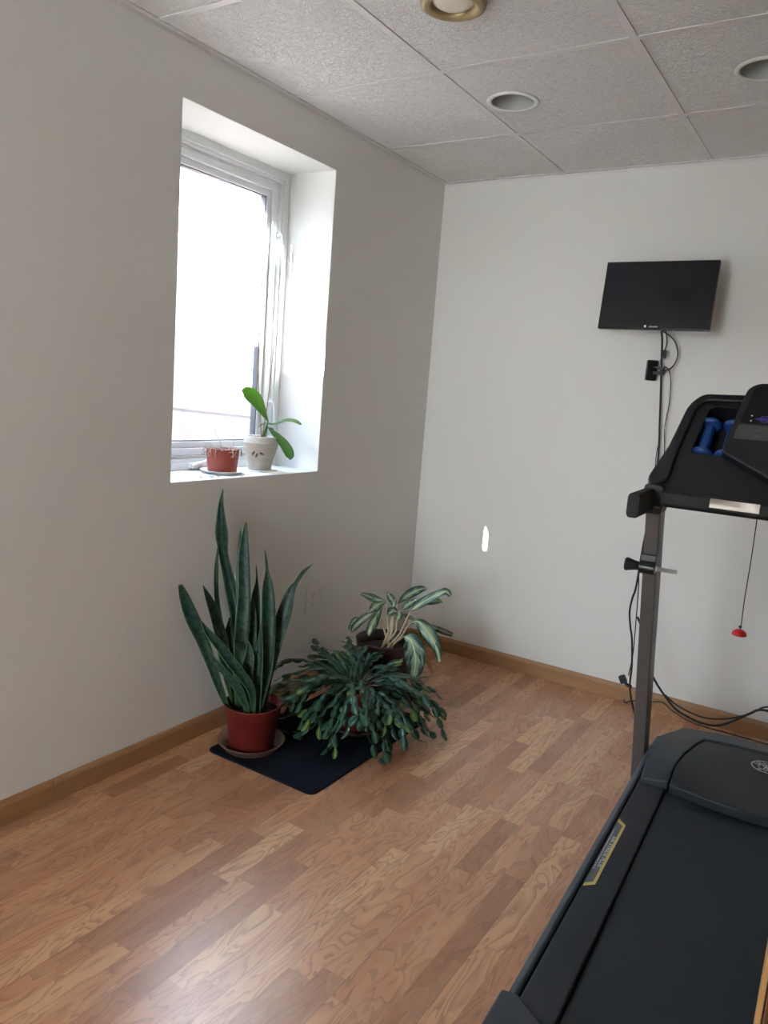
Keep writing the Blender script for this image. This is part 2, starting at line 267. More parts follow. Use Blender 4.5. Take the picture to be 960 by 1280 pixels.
def ceramic():
    M = NT('weathered_ceramic'); M.set(Roughness=.55)
    tc = M.n('ShaderNodeTexCoord'); mp = M.n('ShaderNodeMapping'); mp.inputs['Scale'].default_value = (14, 14, 70)
    M.l(tc.outputs['Object'], mp.inputs[0]); n = M.n('ShaderNodeTexNoise', i_Scale=1.5, i_Detail=5.); M.l(mp.outputs[0], n.inputs['Vector'])
    M.l(M.mix(n.outputs['Fac'], (.36, .32, .26), (.60, .56, .48)), M.b.inputs['Base Color']); M.bump(n.outputs['Fac'], .2, .002); return M.m
m_ceramic = ceramic()

# ---------------------------------------------------------------- mesh helpers
def link(name, me, m, parent=None, smooth=False, loc=(0, 0, 0), rot=(0, 0, 0)):
    o = bpy.data.objects.new(name, me); COL.objects.link(o)
    ms = m if isinstance(m, (list, tuple)) else [m]
    for q in ms: me.materials.append(q)
    if smooth:
        for p in me.polygons: p.use_smooth = True
    o.location = loc; o.rotation_euler = rot
    if parent: o.parent = parent
    return o
def obj(name, bm, m, parent=None, smooth=False, loc=(0, 0, 0), rot=(0, 0, 0), recalc=True, bevel=0, solid=0, seg=2):
    if recalc: bmesh.ops.recalc_face_normals(bm, faces=bm.faces)
    me = bpy.data.meshes.new(name); bm.to_mesh(me); bm.free()
    o = link(name, me, m, parent, smooth, loc, rot)
    if solid:
        s = o.modifiers.new('solid', 'SOLIDIFY'); s.thickness = solid; s.offset = 0
    if bevel:
        b = o.modifiers.new('bevel', 'BEVEL'); b.width = bevel; b.segments = seg; b.limit_method = 'ANGLE'; b.angle_limit = R(35)
        for p in me.polygons: p.use_smooth = True
        w = o.modifiers.new('wn', 'WEIGHTED_NORMAL'); w.keep_sharp = True
    return o
def tag(o, label=None, cat=None, group=None, kind=None):
    if label: o['label'] = label
    if cat: o['category'] = cat
    if group: o['group'] = group
    if kind: o['kind'] = kind
    return o
def thing(name, label, cat, loc=(0, 0, 0), rotz=0, group=None, parent=None):
    o = bpy.data.objects.new(name, None); COL.objects.link(o); o.empty_display_size = .05
    o.location = loc; o.rotation_euler = (0, 0, rotz)
    return tag(o, label, cat, group)
def B(): return bmesh.new()
def add_box(bm, x0, x1, y0, y1, z0, z1, mi=0, mtx=None):
    co = [(x, y, z) for x in (x0, x1) for y in (y0, y1) for z in (z0, z1)]
    vs = [bm.verts.new(Vector(c) if mtx is None else mtx @ Vector(c)) for c in co]
    for f in ((0, 1, 3, 2), (4, 6, 7, 5), (0, 4, 5, 1), (2, 3, 7, 6), (0, 2, 6, 4), (1, 5, 7, 3)):
        fc = bm.faces.new([vs[i] for i in f]); fc.material_index = mi
    return vs
def add_lathe(bm, prof, c=(0, 0, 0), n=40, mi=0, mtx=None, close=False):
    rings = []
    for r, z in prof:
        if r < 1e-5:
            p = Vector((c[0], c[1], c[2] + z)); rings.append([bm.verts.new(mtx @ p if mtx else p)])
        else:
            L = []
            for i in range(n):
                a = 2 * PI * i / n; p = Vector((c[0] + r * math.cos(a), c[1] + r * math.sin(a), c[2] + z)); L.append(bm.verts.new(mtx @ p if mtx else p))
            rings.append(L)
    prs = list(zip(rings, rings[1:]))
    if close: prs.append((rings[-1], rings[0]))
    for A, Bq in prs:
        for i in range(n):
            j = (i + 1) % n
            if len(A) == 1 and len(Bq) == 1: continue
            if len(A) == 1: f = bm.faces.new((A[0], Bq[i], Bq[j]))
            elif len(Bq) == 1: f = bm.faces.new((A[i], A[j], Bq[0]))
            else: f = bm.faces.new((A[i], A[j], Bq[j], Bq[i]))
            f.material_index = mi; f.smooth = True
def catmull(P, n):
    P = [Vector(p) for p in P]; Q = [2 * P[0] - P[1]] + P + [2 * P[-1] - P[-2]]; out = []
    for i in range(1, len(Q) - 2):
        for k in range(n):
            t = k / n; a, b, c, d = Q[i - 1], Q[i], Q[i + 1], Q[i + 2]
            out.append(.5 * ((2 * b) + (c - a) * t + (2 * a - 5 * b + 4 * c - d) * t * t + (3 * b - a - 3 * c + d) * t ** 3))
    out.append(P[-1]); return out
def add_tube(bm, pts, r, n=8, smooth=4, mi=0, cap=True):
    P = catmull(pts, smooth) if smooth > 1 and len(pts) > 2 else [Vector(p) for p in pts]
    rings = []; prev = None
    for i, p in enumerate(P):
        t = (P[min(i + 1, len(P) - 1)] - P[max(i - 1, 0)]).normalized()
        if prev is None: a = Vector((0, 0, 1)) if abs(t.z) < .9 else Vector((1, 0, 0))
        else: a = prev
        s = (a - t * a.dot(t)).normalized(); prev = s; q = t.cross(s)
        rr = r if not callable(r) else r(i / (len(P) - 1))
        rings.append([bm.verts.new(p + (s * math.cos(2 * PI * k / n) + q * math.sin(2 * PI * k / n)) * rr) for k in range(n)])
    for A, Bq in zip(rings, rings[1:]):
        for k in range(n):
            f = bm.faces.new((A[k], A[(k + 1) % n], Bq[(k + 1) % n], Bq[k])); f.smooth = True; f.material_index = mi
    if cap:
        bm.faces.new(rings[0][::-1]).material_index = mi; bm.faces.new(rings[-1]).material_index = mi
def add_prism(bm, outer, z0, z1, holes=(), mi=0, mtx=None):
    """polygon (xy) with holes, extruded from z0 to z1"""
    T = (lambda p: mtx @ p) if mtx else (lambda p: p)
    loops = [outer] + list(holes); tops = []; bots = []; edges_t = []; edges_b = []
    for L in loops:
        t = [bm.verts.new(T(Vector((x, y, z1)))) for x, y in L]; b = [bm.verts.new(T(Vector((x, y, z0)))) for x, y in L]
        tops.append(t); bots.append(b)
        for i in range(len(L)):
            j = (i + 1) % len(L)
            f = bm.faces.new((b[i], b[j], t[j], t[i])); f.material_index = mi
    if len(loops) == 1:
        bm.faces.new(tops[0]).material_index = mi; bm.faces.new(bots[0][::-1]).material_index = mi
        return
    for V in (tops, bots):
        es = []
        for L in V:
            for i in range(len(L)): es.append(bm.edges.get((L[i], L[(i + 1) % len(L)])))
        r = bmesh.ops.triangle_fill(bm, edges=es, use_beauty=True)
        for g in r['geom']:
            if isinstance(g, bmesh.types.BMFace): g.material_index = mi
def sheet(bm, pts, widths, nrm, fold=.0, nc=4, seg=4, twist=0., mi=0, wave=0.):
    """leaf blade along pts with half widths; UV u along, v across"""
    uvl = bm.loops.layers.uv.verify()
    P = catmull(pts, seg); Wd = catmull([(w, 0, 0) for w in widths], seg)
    rows = []; N0 = Vector(nrm).normalized(); m = len(P)
    for i, p in enumerate(P):
        t = (P[min(i + 1, m - 1)] - P[max(i - 1, 0)]).normalized()
        N = N0 if twist == 0 else (Matrix.Rotation(twist * (i / (m - 1) - .5), 3, t) @ N0)
        s = t.cross(N)
        if s.length < 1e-4: s = Vector((1, 0, 0))
        s.normalize(); N2 = s.cross(t).normalized(); w = max(Wd[i].x, .0006)
        row = []
        for k in range(nc + 1):
            v = 2 * k / nc - 1
            row.append(bm.verts.new(p + s * (w * v) + N2 * (fold * w * (v * v) + wave * w * math.sin(i * 1.3 + v * 2))))
        rows.append(row)
    for i in range(m - 1):
        for k in range(nc):
            f = bm.faces.new((rows[i][k], rows[i][k + 1], rows[i + 1][k + 1], rows[i + 1][k])); f.smooth = True; f.material_index = mi
            for lp, (a, b) in zip(f.loops, ((i, k), (i, k + 1), (i + 1, k + 1), (i + 1, k))): lp[uvl].uv = (a / (m - 1), b / nc)
def rpoly(pts, r, n=5):
    """round the corners of a polygon"""
    out = []; L = len(pts); rs = r if isinstance(r, (list, tuple)) else [r] * L
    for i in range(L):
        p = Vector(pts[i]); a = Vector(pts[i - 1]); b = Vector(pts[(i + 1) % L]); rr = rs[i]
        if rr <= 0: out.append(tuple(p)); continue
        da = (a - p).normalized(); db = (b - p).normalized(); d = min(rr, (a - p).length * .48, (b - p).length * .48)
        p0 = p + da * d; p1 = p + db * d
        for k in range(n + 1):
            t = k / n; q = p0 * (1 - t) ** 2 + p * 2 * t * (1 - t) + p1 * t * t; out.append((q.x, q.y))
    return out
def text_mesh(s, size, depth=.0006, align='CENTER'):
    c = bpy.data.curves.new('txt', 'FONT'); c.body = s; c.size = size; c.extrude = depth / 2; c.align_x = align; c.align_y = 'CENTER'; c.resolution_u = 2
    o = bpy.data.objects.new('txt', c); COL.objects.link(o)
    bpy.context.view_layer.update()
    me = bpy.data.meshes.new_from_object(o.evaluated_get(bpy.context.evaluated_depsgraph_get()))
    bpy.data.objects.remove(o); bpy.data.curves.remove(c); return me
def add_mesh(bm, me, mtx):
    me.transform(mtx); bm.from_mesh(me); bpy.data.meshes.remove(me)

# ---------------------------------------------------------------- room shell
H = 2.2815; X1 = 3.3; Y0 = -5.4
wy0, wy1, wz0, wz1 = -1.6475, -.8635, .938, 2.115     # window opening in the left wall
WX = -.226
def struct(name, bm, m, **k): return tag(obj(name, bm, m, **k), kind='structure')
bm = B(); add_box(bm, -.02, X1 + .02, Y0 - .02, .02, -.06, 0); struct('floor', bm, m_floor)
# left wall with window hole (thick wall, rounded drywall edge)
bm = B()
rect = lambda a, b, c, d: [(a, c), (b, c), (b, d), (a, d)]
MX = Matrix(((0, 0, 1, 0), (1, 0, 0, 0), (0, 1, 0, 0), (0, 0, 0, 1)))   # (a,b,c)->(x=c,y=a,z=b)
add_prism(bm, rect(Y0 - .1, .1, -.05, H + .14), -.30, 0, [rpoly(rect(wy0, wy1, wz0, wz1), .004, 2)], mtx=MX)
struct('wall_left', bm, m_wall, bevel=.007, seg=4)
bm = B(); add_box(bm, 0, X1 + .1, 0, .1, -.05, H + .14); struct('wall_back', bm, m_wall)
# right wall, near wall with an opening for the added fill window
MY = Matrix(((1, 0, 0, 0), (0, 0, -1, 0), (0, 1, 0, 0), (0, 0, 0, 1)))   # (a,b,c)->(x=a,z=b,y=-c)
RW = (RX0, RX1, RZ0, RZ1) = (.12, 1.30, .35, 2.06)
bm = B(); add_box(bm, X1, X1 + .2, Y0 - .1, 0, -.05, H + .14); struct('wall_right', bm, m_panel)  # unseen wall, kept dark to hold back bounce on the left wall
bm = B(); add_prism(bm, rect(0, X1, -.05, H + .14), -Y0, -Y0 + .2, [rect(*RW)], mtx=MY); struct('wall_near', bm, m_wall)

bm = B(); add_box(bm, -.6, 2.6, Y0 - 2.9, Y0 - .22, 2.45, 2.55); struct('sun_block_eave', bm, m_grid)   # added unseen eave, keeps direct sun out of the fill window
# ceiling : tiles + slab above
ga, gb, gs = .536, .590, .6096
ys = [0] + [-ga - gs * i for i in range(8)] + [Y0]; xs = [0] + [gb + gs * i for i in range(5)] + [X1]
cans = [(.711, -.841), (1.492, -.82)]; discs = [(.844, -1.53)]
bm = B(); g = .011
for i in range(len(xs) - 1):
    for j in range(len(ys) - 1):
        a, b, c, d = xs[i] + g * .6, xs[i + 1] - g * .6, ys[j + 1] + g * .6, ys[j] - g * .6
        if b - a < .03 or d - c < .03: continue
        hs = [[(q[0] + .074 * math.cos(2 * PI * k / 32), q[1] + .074 * math.sin(2 * PI * k / 32)) for k in range(32)] for q in cans if a < q[0] < b and c < q[1] < d]
        add_prism(bm, rect(a, b, c, d), H + .0035, H + .02, hs)
add_box(bm, 0, X1, Y0, 0, H + .13, H + .15)
struct('ceiling', bm, m_tile)
bm = B()
for x in xs[1:-1]: add_box(bm, x - g, x + g, Y0, 0, H + .0005, H + .003)
for k, y in enumerate(ys[1:-1]):
    for i in range(len(xs) - 1):
        a = xs[i] + (g if i else 0); b = xs[i + 1] - (g if i < len(xs) - 2 else 0); add_box(bm, a, b, y - g, y + g, H + .0005, H + .003)
for x in xs[1:-1]: add_box(bm, x - .0015, x + .0015, Y0, 0, H + .003, H + .03)
struct('trim_1', bm, m_grid)
bm = B()   # wall angle
add_box(bm, 0, .02, Y0, 0, H - .001, H + .003); add_box(bm, 0, .0015, Y0, 0, H - .012, H - .001)
add_box(bm, .02, X1, -.02, 0, H - .001, H + .003); add_box(bm, 0, X1, -.0015, 0, H - .012, H - .001)
add_box(bm, X1 - .02, X1, Y0, 0, H - .001, H + .003)
struct('trim_2', bm, m_grid)

# baseboards
def baseboard(name, pts_len, mtx, m, seams):
    bm = B(); hb = .072; t = .011
    ends = [0] + seams + [pts_len]
    for a, b in zip(ends, ends[1:]):
        prof = [(0, 0), (t, 0), (t, hb - .016), (t * .75, hb - .009), (t * .35, hb - .002), (0, hb)]
        V = []
        for s in (a + .0009, b - .0009): V.append([bm.verts.new(mtx @ Vector((s, p[0], p[1]))) for p in prof])
        n = len(prof)
        for k in range(n): bm.faces.new((V[0][k], V[0][(k + 1) % n], V[1][(k + 1) % n], V[1][k]))
        bm.faces.new(V[0][::-1]); bm.faces.new(V[1])
    return struct(name, bm, m)
baseboard('baseboard_left', 5.4, Matrix(((0, 1, 0, 0), (-1, 0, 0, 0), (0, 0, 1, 0), (0, 0, 0, 1))), m_base, [2.071, 4.3])
baseboard('baseboard_back', X1 - .012, Matrix(((1, 0, 0, .011), (0, -1, 0, 0), (0, 0, 1, 0), (0, 0, 0, 1))), m_base_x, [2.2])
baseboard('baseboard_right', 5.4, Matrix(((0, -1, 0, X1), (-1, 0, 0, 0), (0, 0, 1, 0), (0, 0, 0, 1))), m_base, [])

# ---------------------------------------------------------------- window 1
def ring(bm, y0, y1, z0, z1, w, x0, x1, mtx=MX):
    add_prism(bm, rect(y0, y1, z0, z1), x0, x1, [rect(y0 + w, y1 - w, z0 + w, z1 - w)], mtx=mtx)
win = tag(bpy.data.objects.new('window_1', None), kind='structure'); COL.objects.link(win)
bm = B()
e = .0
ring(bm, wy0, wy1, wz0, wz1, .030, -.298, -.226)
ring(bm, wy0 + .030, wy1 - .030, wz0 + .030, wz1 - .030, .012, -.298, -.234)
ring(bm, wy0 + .042, wy1 - .042, wz0 + .042, wz1 - .042, .010, -.298, -.246)
obj('window_frame', bm, m_vinyl, win, bevel=.002)
bm = B()
ring(bm, wy0 + .054, wy1 - .054, wz0 + .054, wz1 - .054, .026, -.292, -.240)
ring(bm, wy0 + .080, wy1 - .080, wz0 + .080, wz1 - .080, .024, -.290, -.252)
obj('window_sash', bm, m_vinyl, win, bevel=.003)
bm = B(); ring(bm, wy0 + .1045, wy1 - .1045, wz0 + .1045, wz1 - .1045, .004, -.285, -.258); obj('gasket', bm, m_gasket, win)
bm = B(); add_box(bm, -.274, -.270, wy0 + .106, wy1 - .106, wz0 + .106, wz1 - .106); obj('pane', bm, m_glass, win)
for zc in (1.835, 1.17):
    bm = B()
    add_box(bm, -.226, -.222, -.945, -.915, zc - .05, zc + .045)
    add_tube(bm, [(-.222, -.932, zc + .030), (-.205, -.930, zc + .034), (-.198, -.925, zc + .012), (-.201, -.915, zc - .04), (-.203, -.912, zc - .055)], .0055, 8)
    obj('sash_lock', bm, m_vinyl, win, smooth=False, bevel=.001)
bm = B()
add_box(bm, -.226, -.206, -1.36, -1.22, wz0 + .008, wz0 + .026)
add_tube(bm, [(-.212, -1.29, wz0 + .026), (-.205, -1.29, wz0 + .034), (-.198, -1.33, wz0 + .028), (-.196, -1.37, wz0 + .020)], .006, 8)
obj('crank_handle', bm, m_vinyl, win, bevel=.002)

# ---------------------------------------------------------------- window well outside
RIM = 2.135; LY0, LY1, LX = -1.775, -.742, -1.12
outl = [(-.31, LY0), (LX + .12, LY0)] + [(LX + .12 - .12 * math.sin(a), LY0 + .12 - .12 * math.cos(a)) for a in [PI / 2 * k / 8 for k in range(1, 9)]] + [(LX, LY1 - .12)] + [(LX + .12 - .12 * math.cos(a), LY1 - .12 + .12 * math.sin(a)) for a in [PI / 2 * k / 8 for k in range(1, 9)]] + [(-.31, LY1)]
prof = [(0, .80), (0, 1.100), (.009, 1.108), (.009, 1.116), (0, 1.124), (0, RIM - .015), (-.006, RIM), (.03, RIM), (.03, .8)]
bm = B(); rows = []
for i, (x, y) in enumerate(outl):
    a = Vector(outl[max(i - 1, 0)]); b = Vector(outl[min(i + 1, len(outl) - 1)]); t = (b - a).normalized(); nv = Vector((-t.y, t.x)) * -1
    nv = -Vector((-t.y, t.x)) if True else nv
    # outward from the well centre
    cvec = Vector((x + .6, y + 1.25))
    nv = Vector((t.y, -t.x)); nv = nv if nv.dot(cvec) > 0 else -nv
    rows.append([bm.verts.new((x + nv.x * o_, y + nv.y * o_, zz)) for o_, zz in prof])
for A, C_ in zip(rows, rows[1:]):
    for k in range(len(prof) - 1): bm.faces.new((A[k], C_[k], C_[k + 1], A[k + 1]))
wl = obj('window_well_liner', bm, m_liner, recalc=True); tag(wl, 'pale beige moulded liner of the window well outside the glass', 'window well')
bm = B(); add_box(bm, LX, -.30, LY0, LY1, .70, .955)
random.seed(4)
for k in range(420):
    x, y = random.uniform(LX + .03, -.32), random.uniform(LY0 + .03, LY1 - .02); r = random.uniform(.006, .014)
    mt = Matrix.Translation((x, y, .955 + r * .3)) @ Euler((random.random() * 3, random.random() * 3, 0)).to_matrix().to_4x4() @ Matrix.Diagonal((1, .8, .6, 1))
    bmesh.ops.create_icosphere(bm, subdivisions=1, radius=r, matrix=mt)
gv = obj('gravel', bm, m_gravel); tag(gv, 'loose pinkish white gravel covering the bottom of the window well', 'gravel', kind='stuff')
for k, (x, y, r) in enumerate(((-.86, -.84, .040), (-.80, -.80, .035), (-.74, -.82, .028))):
    bm = B(); bmesh.ops.create_icosphere(bm, subdivisions=3, radius=r, matrix=Matrix.Diagonal((1.2, .9, .75, 1)))
    for v in bm.verts: v.co *= 1 + .12 * math.sin(v.co.x * 120 + k) * math.cos(v.co.y * 90)
    s = obj('stone', bm, m_stone, smooth=True, loc=(x, y, .955 + r * .65))
    tag(s, ['largest tan stone on the gravel, leftmost behind the window glass', 'middle tan stone on the gravel behind the window glass', 'smallest tan stone on the gravel, nearest the red pot'][k], 'stone', 'tan stones in the window well')
bm = B()
add_prism(bm, [(-9, -9), (-.302, -9), (-.302, LY0 - .035), (LX - .035, LY0 - .035), (LX - .035, LY1 + .035), (-.302, LY1 + .035), (-.302, 7), (-9, 7)], -.3, RIM - .035)
tag(obj('lawn', bm, m_lawn), 'green ground outside around the window well', 'lawn', kind='structure')
m_bounce_slab = bark_mat('bounce_concrete', (.66, .64, .60), (.74, .72, .69), 4.)  # pale colour for the added bounce slab
bm = B(); add_box(bm, -.30, 9, -16, Y0 - .2, -.30, -.12); tag(obj('bounce_slab', bm, m_bounce_slab), kind='structure')  # unseen slab added outside to bounce light up through the fill window

# ---------------------------------------------------------------- added fill window (unseen, behind the viewer, brightens the back wall)
fill_win = tag(bpy.data.objects.new('fill_window', None), kind='structure'); COL.objects.link(fill_win)
bm = B(); ring(bm, RX0, RX1, RZ0, RZ1, .05, -Y0 + .1, -Y0 + .16, mtx=MY); add_box(bm, RX0 + .05, RX1 - .05, Y0 - .16, Y0 - .1, 1.19, 1.22)
obj('window_frame', bm, m_vinyl, fill_win, bevel=.003)
bm = B(); add_box(bm, RX0 + .05, RX1 - .05, Y0 - .132, Y0 - .128, RZ0 + .05, RZ1 - .05); obj('pane', bm, m_glass, fill_win)

# ---------------------------------------------------------------- ceiling lights
for k, (x, y) in enumerate(cans):
    t = thing('recessed_light', ['white recessed downlight in the ceiling tile nearest the window wall corner', 'white recessed downlight cut off by the right edge of the photo'][k], 'ceiling light', (x, y, H), 0, 'recessed downlights')
    bm = B(); add_lathe(bm, [(.0715, .003), (.0735, -.002), (.080, -.0035), (.0865, -.0025), (.0885, .0), (.0885, .003), (.0735, .0034)], n=48, close=True); obj('trim_ring', bm, m_trim, t)
    bm = B(); add_lathe(bm, [(.0712, -.0005), (.070, .010), (.063, .045), (.050, .085), (.045, .1)], n=48); add_lathe(bm, [(.045, .1), (0, .1)], n=48); obj('baffle', bm, m_cone, t, recalc=False)
    bm = B(); add_lathe(bm, [(0, .055), (.020, .058), (.030, .070), (.032, .085), (.022, .0995)], n=32); obj('bulb', bm, m_lens, t)
x, y = discs[0]
t = thing('disc_light', 'round surface ceiling light with brass ring cut off by the top edge', 'ceiling light', (x, y, H))
bm = B(); add_lathe(bm, [(.083, .0038), (.086, -.004), (.084, -.016), (.070, -.0215), (.058, -.018), (.055, -.008), (.055, .0038)], n=56, close=True); obj('ring', bm, m_gold, t)
bm = B(); add_lathe(bm, [(.0545, -.006), (.045, -.0125), (.025, -.016), (0, -.017)], n=48); obj('lens', bm, m_lens, t, recalc=True)

# ---------------------------------------------------------------- outlet
t = thing('wall_outlet', 'white electrical outlet low on the left wall behind the plants', 'outlet', (0, -.851, .391))
bm = B(); add_box(bm, 0, .007, -.0365, .0365, -.058, .058); obj('cover_plate', bm, m_outlet, t, bevel=.003)
for s in (-1, 1):
    bm = B(); add_prism(bm, rpoly(rect(-.017, .017, s * .020 - .0145, s * .020 + .0145), .007), .0069, .0088, mtx=MX)
    f = obj('socket', bm, m_outlet, t)
    bm = B()
    for yy, hh in ((-.0065, .0045), (.0065, .0035)): add_box(bm, .0086, .0091, yy - .001, yy + .001, s * .020 + .002 - hh, s * .020 + .002 + hh)
    add_lathe(bm, [(0, 0), (.0024, 0), (.0024, .0005), (0, .0005)], n=10, mtx=Matrix.Translation((.0086, 0, s * .020 - .008)) @ Matrix.Rotation(PI / 2, 4, 'Y'))
    obj('slot', bm, m_slot, f)
bm = B(); add_lathe(bm, [(0, 0), (.003, 0), (.0022, .0012), (0, .0014)], n=12, mtx=Matrix.Translation((.0068, 0, 0)) @ Matrix.Rotation(PI / 2, 4, 'Y')); obj('screw', bm, m_silver, t)

# ---------------------------------------------------------------- floor mat + snake plant
bm = B(); add_prism(bm, rpoly(rect(.112, .580, -1.548, -.80), .03, 6), .0, .008)
tag(obj('floor_mat', bm, m_carpet, bevel=.003), 'navy black carpet mat under the potted plants', 'mat')

def saucer(name, r, h, m, loc, t=.003):
    bm = B(); add_lathe(bm, [(0, 0), (r * .8, 0), (r * .86, .003), (r, h), (r + .004, h + .001), (r + .003, h + .003), (r - .004, h + .001), (r * .82, t + .002), (0, t)], n=56)
    return obj(name, bm, m, loc=loc, smooth=True)
PX, PY = .2125, -1.430
tag(saucer('saucer', .116, .028, m_saucer, (PX, PY, .0082)), 'clear plastic saucer under the snake plant pot', 'saucer')
t = thing('potted_snake_plant', 'tall snake plant with dark green blades in a red plastic pot', 'potted plant', (PX, PY, .0115))
bm = B(); add_lathe(bm, [(0, .0), (.074, .0), (.078, .004), (.092, .120), (.096, .121), (.101, .1595), (.1025, .161), (.1005, .163), (.096, .160), (.090, .120), (.076, .008), (0, .006)], n=64); obj('pot', bm, m_potred, t, smooth=True)
bm = B(); add_lathe(bm, [(0, .132), (.05, .134), (.0915, .130), (.0915, .122), (0, .122)], n=40)
obj('soil', bm, m_soil, t, smooth=True)
random.seed(11)
for k, L in enumerate(BLADES):
    pts = [Vector(p[:3]) - Vector((PX, PY, .0115)) for p in L]
    ws = [p[3] for p in L]
    # root the blade in the soil inside the pot
    p0 = pts[0]; rr = math.hypot(p0.x, p0.y)
    q = Vector((p0.x, p0.y, .125)); 
    if math.hypot(q.x, q.y) > .065: s = .065 / math.hypot(q.x, q.y); q.x *= s; q.y *= s
    if p0.z > .14: pts = [q] + pts; ws = [ws[0] * .8] + ws
    else: pts[0] = q
    bm = B(); sheet(bm, pts, ws, (.55 + random.uniform(-.35, .35), -.8, .1 + random.uniform(-.1, .1)), fold=random.uniform(.25, .55), nc=6, seg=5, twist=random.uniform(-.8, .8))
    obj('leaf', bm, m_snake, t, smooth=True, recalc=False, solid=.0026)

# ---------------------------------------------------------------- holiday cactus
CX_, CY_ = .405, -1.050; cz0 = .0085
tag(saucer('saucer', .105, .020, m_saucer, (CX_, CY_, cz0)), 'low plastic saucer under the trailing holiday cactus', 'saucer')
t = thing('potted_holiday_cactus', 'bushy holiday cactus with arching segmented stems trailing over its red pot', 'potted plant', (CX_, CY_, cz0 + .0035))
bm = B(); add_lathe(bm, [(0, 0), (.070, 0), (.073, .004), (.088, .125), (.092, .126), (.096, .165), (.094, .168), (.091, .164), (.086, .125), (.072, .008), (0, .006)], n=56); obj('pot', bm, m_potred, t, smooth=True)
bm = B(); add_lathe(bm, [(0, .150), (.05, .149), (.089, .140), (.087, .130), (0, .13)], n=36); obj('soil', bm, m_soil, t, smooth=True)
def seg_leaf(bm, p, d, nrm, L, w, mi):
    """one flat scalloped cactus segment"""
    s = d.cross(nrm); s.normalize(); n2 = s.cross(d).normalized()
    ks = [(0, .18), (.18, .72), (.42, 1.), (.62, .93), (.85, .72), (1., .28)]
    rows = []
    for u, ww in ks:
        c = p + d * (L * u) + n2 * (-.10 * L * math.sin(u * PI))
        rows.append((bm.verts.new(c - s * (w * ww)), bm.verts.new(c + n2 * (.0016 * math.sin(u * PI) + .0003)), bm.verts.new(c + s * (w * ww)), bm.verts.new(c - n2 * (.0012 * math.sin(u * PI) + .0003))))
    for a, b in zip(rows, rows[1:]):
        for i in range(4):
            f = bm.faces.new((a[i], a[(i + 1) % 4], b[(i + 1) % 4], b[i])); f.smooth = True; f.material_index = mi
    for r_ in (rows[0], rows[-1]):
        f = bm.faces.new(r_); f.material_index = mi
random.seed(23)
bm = B(); bms = B()
O_ = Vector((CX_, CY_, cz0 + .0035))
def fits(p):   # world coordinates: stay off wall, snake pot, floor
    w = p + O_
    if w.x < .03 or w.z < .016: return False
    if math.hypot(w.x - PX, w.y - PY) < (.125 if w.z < .20 else .112) and w.z < .19: return False
    if math.hypot(p.x, p.y) < .100 and p.z < .166: return False
    if math.hypot(w.x - .285, w.y + .68) < .150 and w.z < .27: return False
    return True
def stem(az, el, n, L0, droop, p=None, depth=0):
    d = Vector((math.cos(az) * math.cos(el), math.sin(az) * math.cos(el), math.sin(el)))
    if p is None:
        r0 = random.uniform(.0, .07); p = Vector((math.cos(az) * r0, math.sin(az) * r0, .150 + random.uniform(0, .025)))
    woody = [p.copy()]
    for i in range(n):
        L = L0 * random.uniform(.8, 1.15); w = L * random.uniform(.27, .37)
        nrm = Vector((random.uniform(-.6, .6), random.uniform(-.6, .6), 1))
        if abs(d.z) > .8: nrm = Vector((d.x * 2 + random.uniform(-.5, .5), d.y * 2 + random.uniform(-.5, .5), .3))
        if d.cross(nrm).length < .1: nrm = Vector((1, .3, .2))
        last = i >= n - 1
        q = p + d * L
        tries = 0
        while not fits(q) and tries < 8:
            d = (d + Vector((math.cos(az), math.sin(az), .55)) * .35).normalized(); q = p + d * L; tries += 1
        if tries >= 8: break
        if i < 2 and depth == 0: w *= .35
        seg_leaf(bm, p, d, nrm, L, w, 1 if (last and random.random() < .28) else 0)
        p = q - d * .0015
        if i > 1 and depth < 2 and random.random() < .27:
            stem(az + random.uniform(-.9, .9), max(-1.2, math.asin(max(-1, min(1, d.z)))), max(2, n - i - 2), L0, droop, p.copy(), depth + 1)
        d = (d + Vector((random.uniform(-.22, .22), random.uniform(-.22, .22), -droop + random.uniform(-.1, .1)))).normalized()
# azimuth spread; front/left and right hang long, a bushy tuft stands at the back left
for k in range(100):
    az = 2 * PI * k / 100 + random.uniform(-.1, .1)
    view = math.cos(az + 1.0)           # toward the viewer (direction about -1.0 rad)
    n = random.choice((6, 7, 8)) if view > -.2 else random.choice((4, 5, 6, 7))
    stem(az, random.uniform(.05, .75), n, .044, random.uniform(.16, .34))
for k in range(14):
    stem(random.uniform(0, 2 * PI), random.uniform(.6, 1.3), random.choice((2, 3, 4)), .034, random.uniform(.12, .3))
for k in range(26):   # tuft leaning to the back left, towards the outlet
    stem(random.uniform(1.7, 3.1), random.uniform(.4, .95), random.choice((4, 5, 6)), .037, random.uniform(.12, .26))
me_n = len(bm.faces)
o = obj('foliage', bm, [m_cactus, m_cactus2], t, smooth=True, recalc=True)
bms.free(); bm = B()
for k in range(16):
    a = k * 2.4; r1 = .02 + .003 * k
    add_tube(bm, [(math.cos(a) * r1 * .4, math.sin(a) * r1 * .4, .146), (math.cos(a) * r1 * .8, math.sin(a) * r1 * .8, .175 + .004 * (k % 3)), (math.cos(a) * r1 * 1.7, math.sin(a) * r1 * 1.7, .195)], .0025, 6)
obj('stem', bm, m_stem, t)

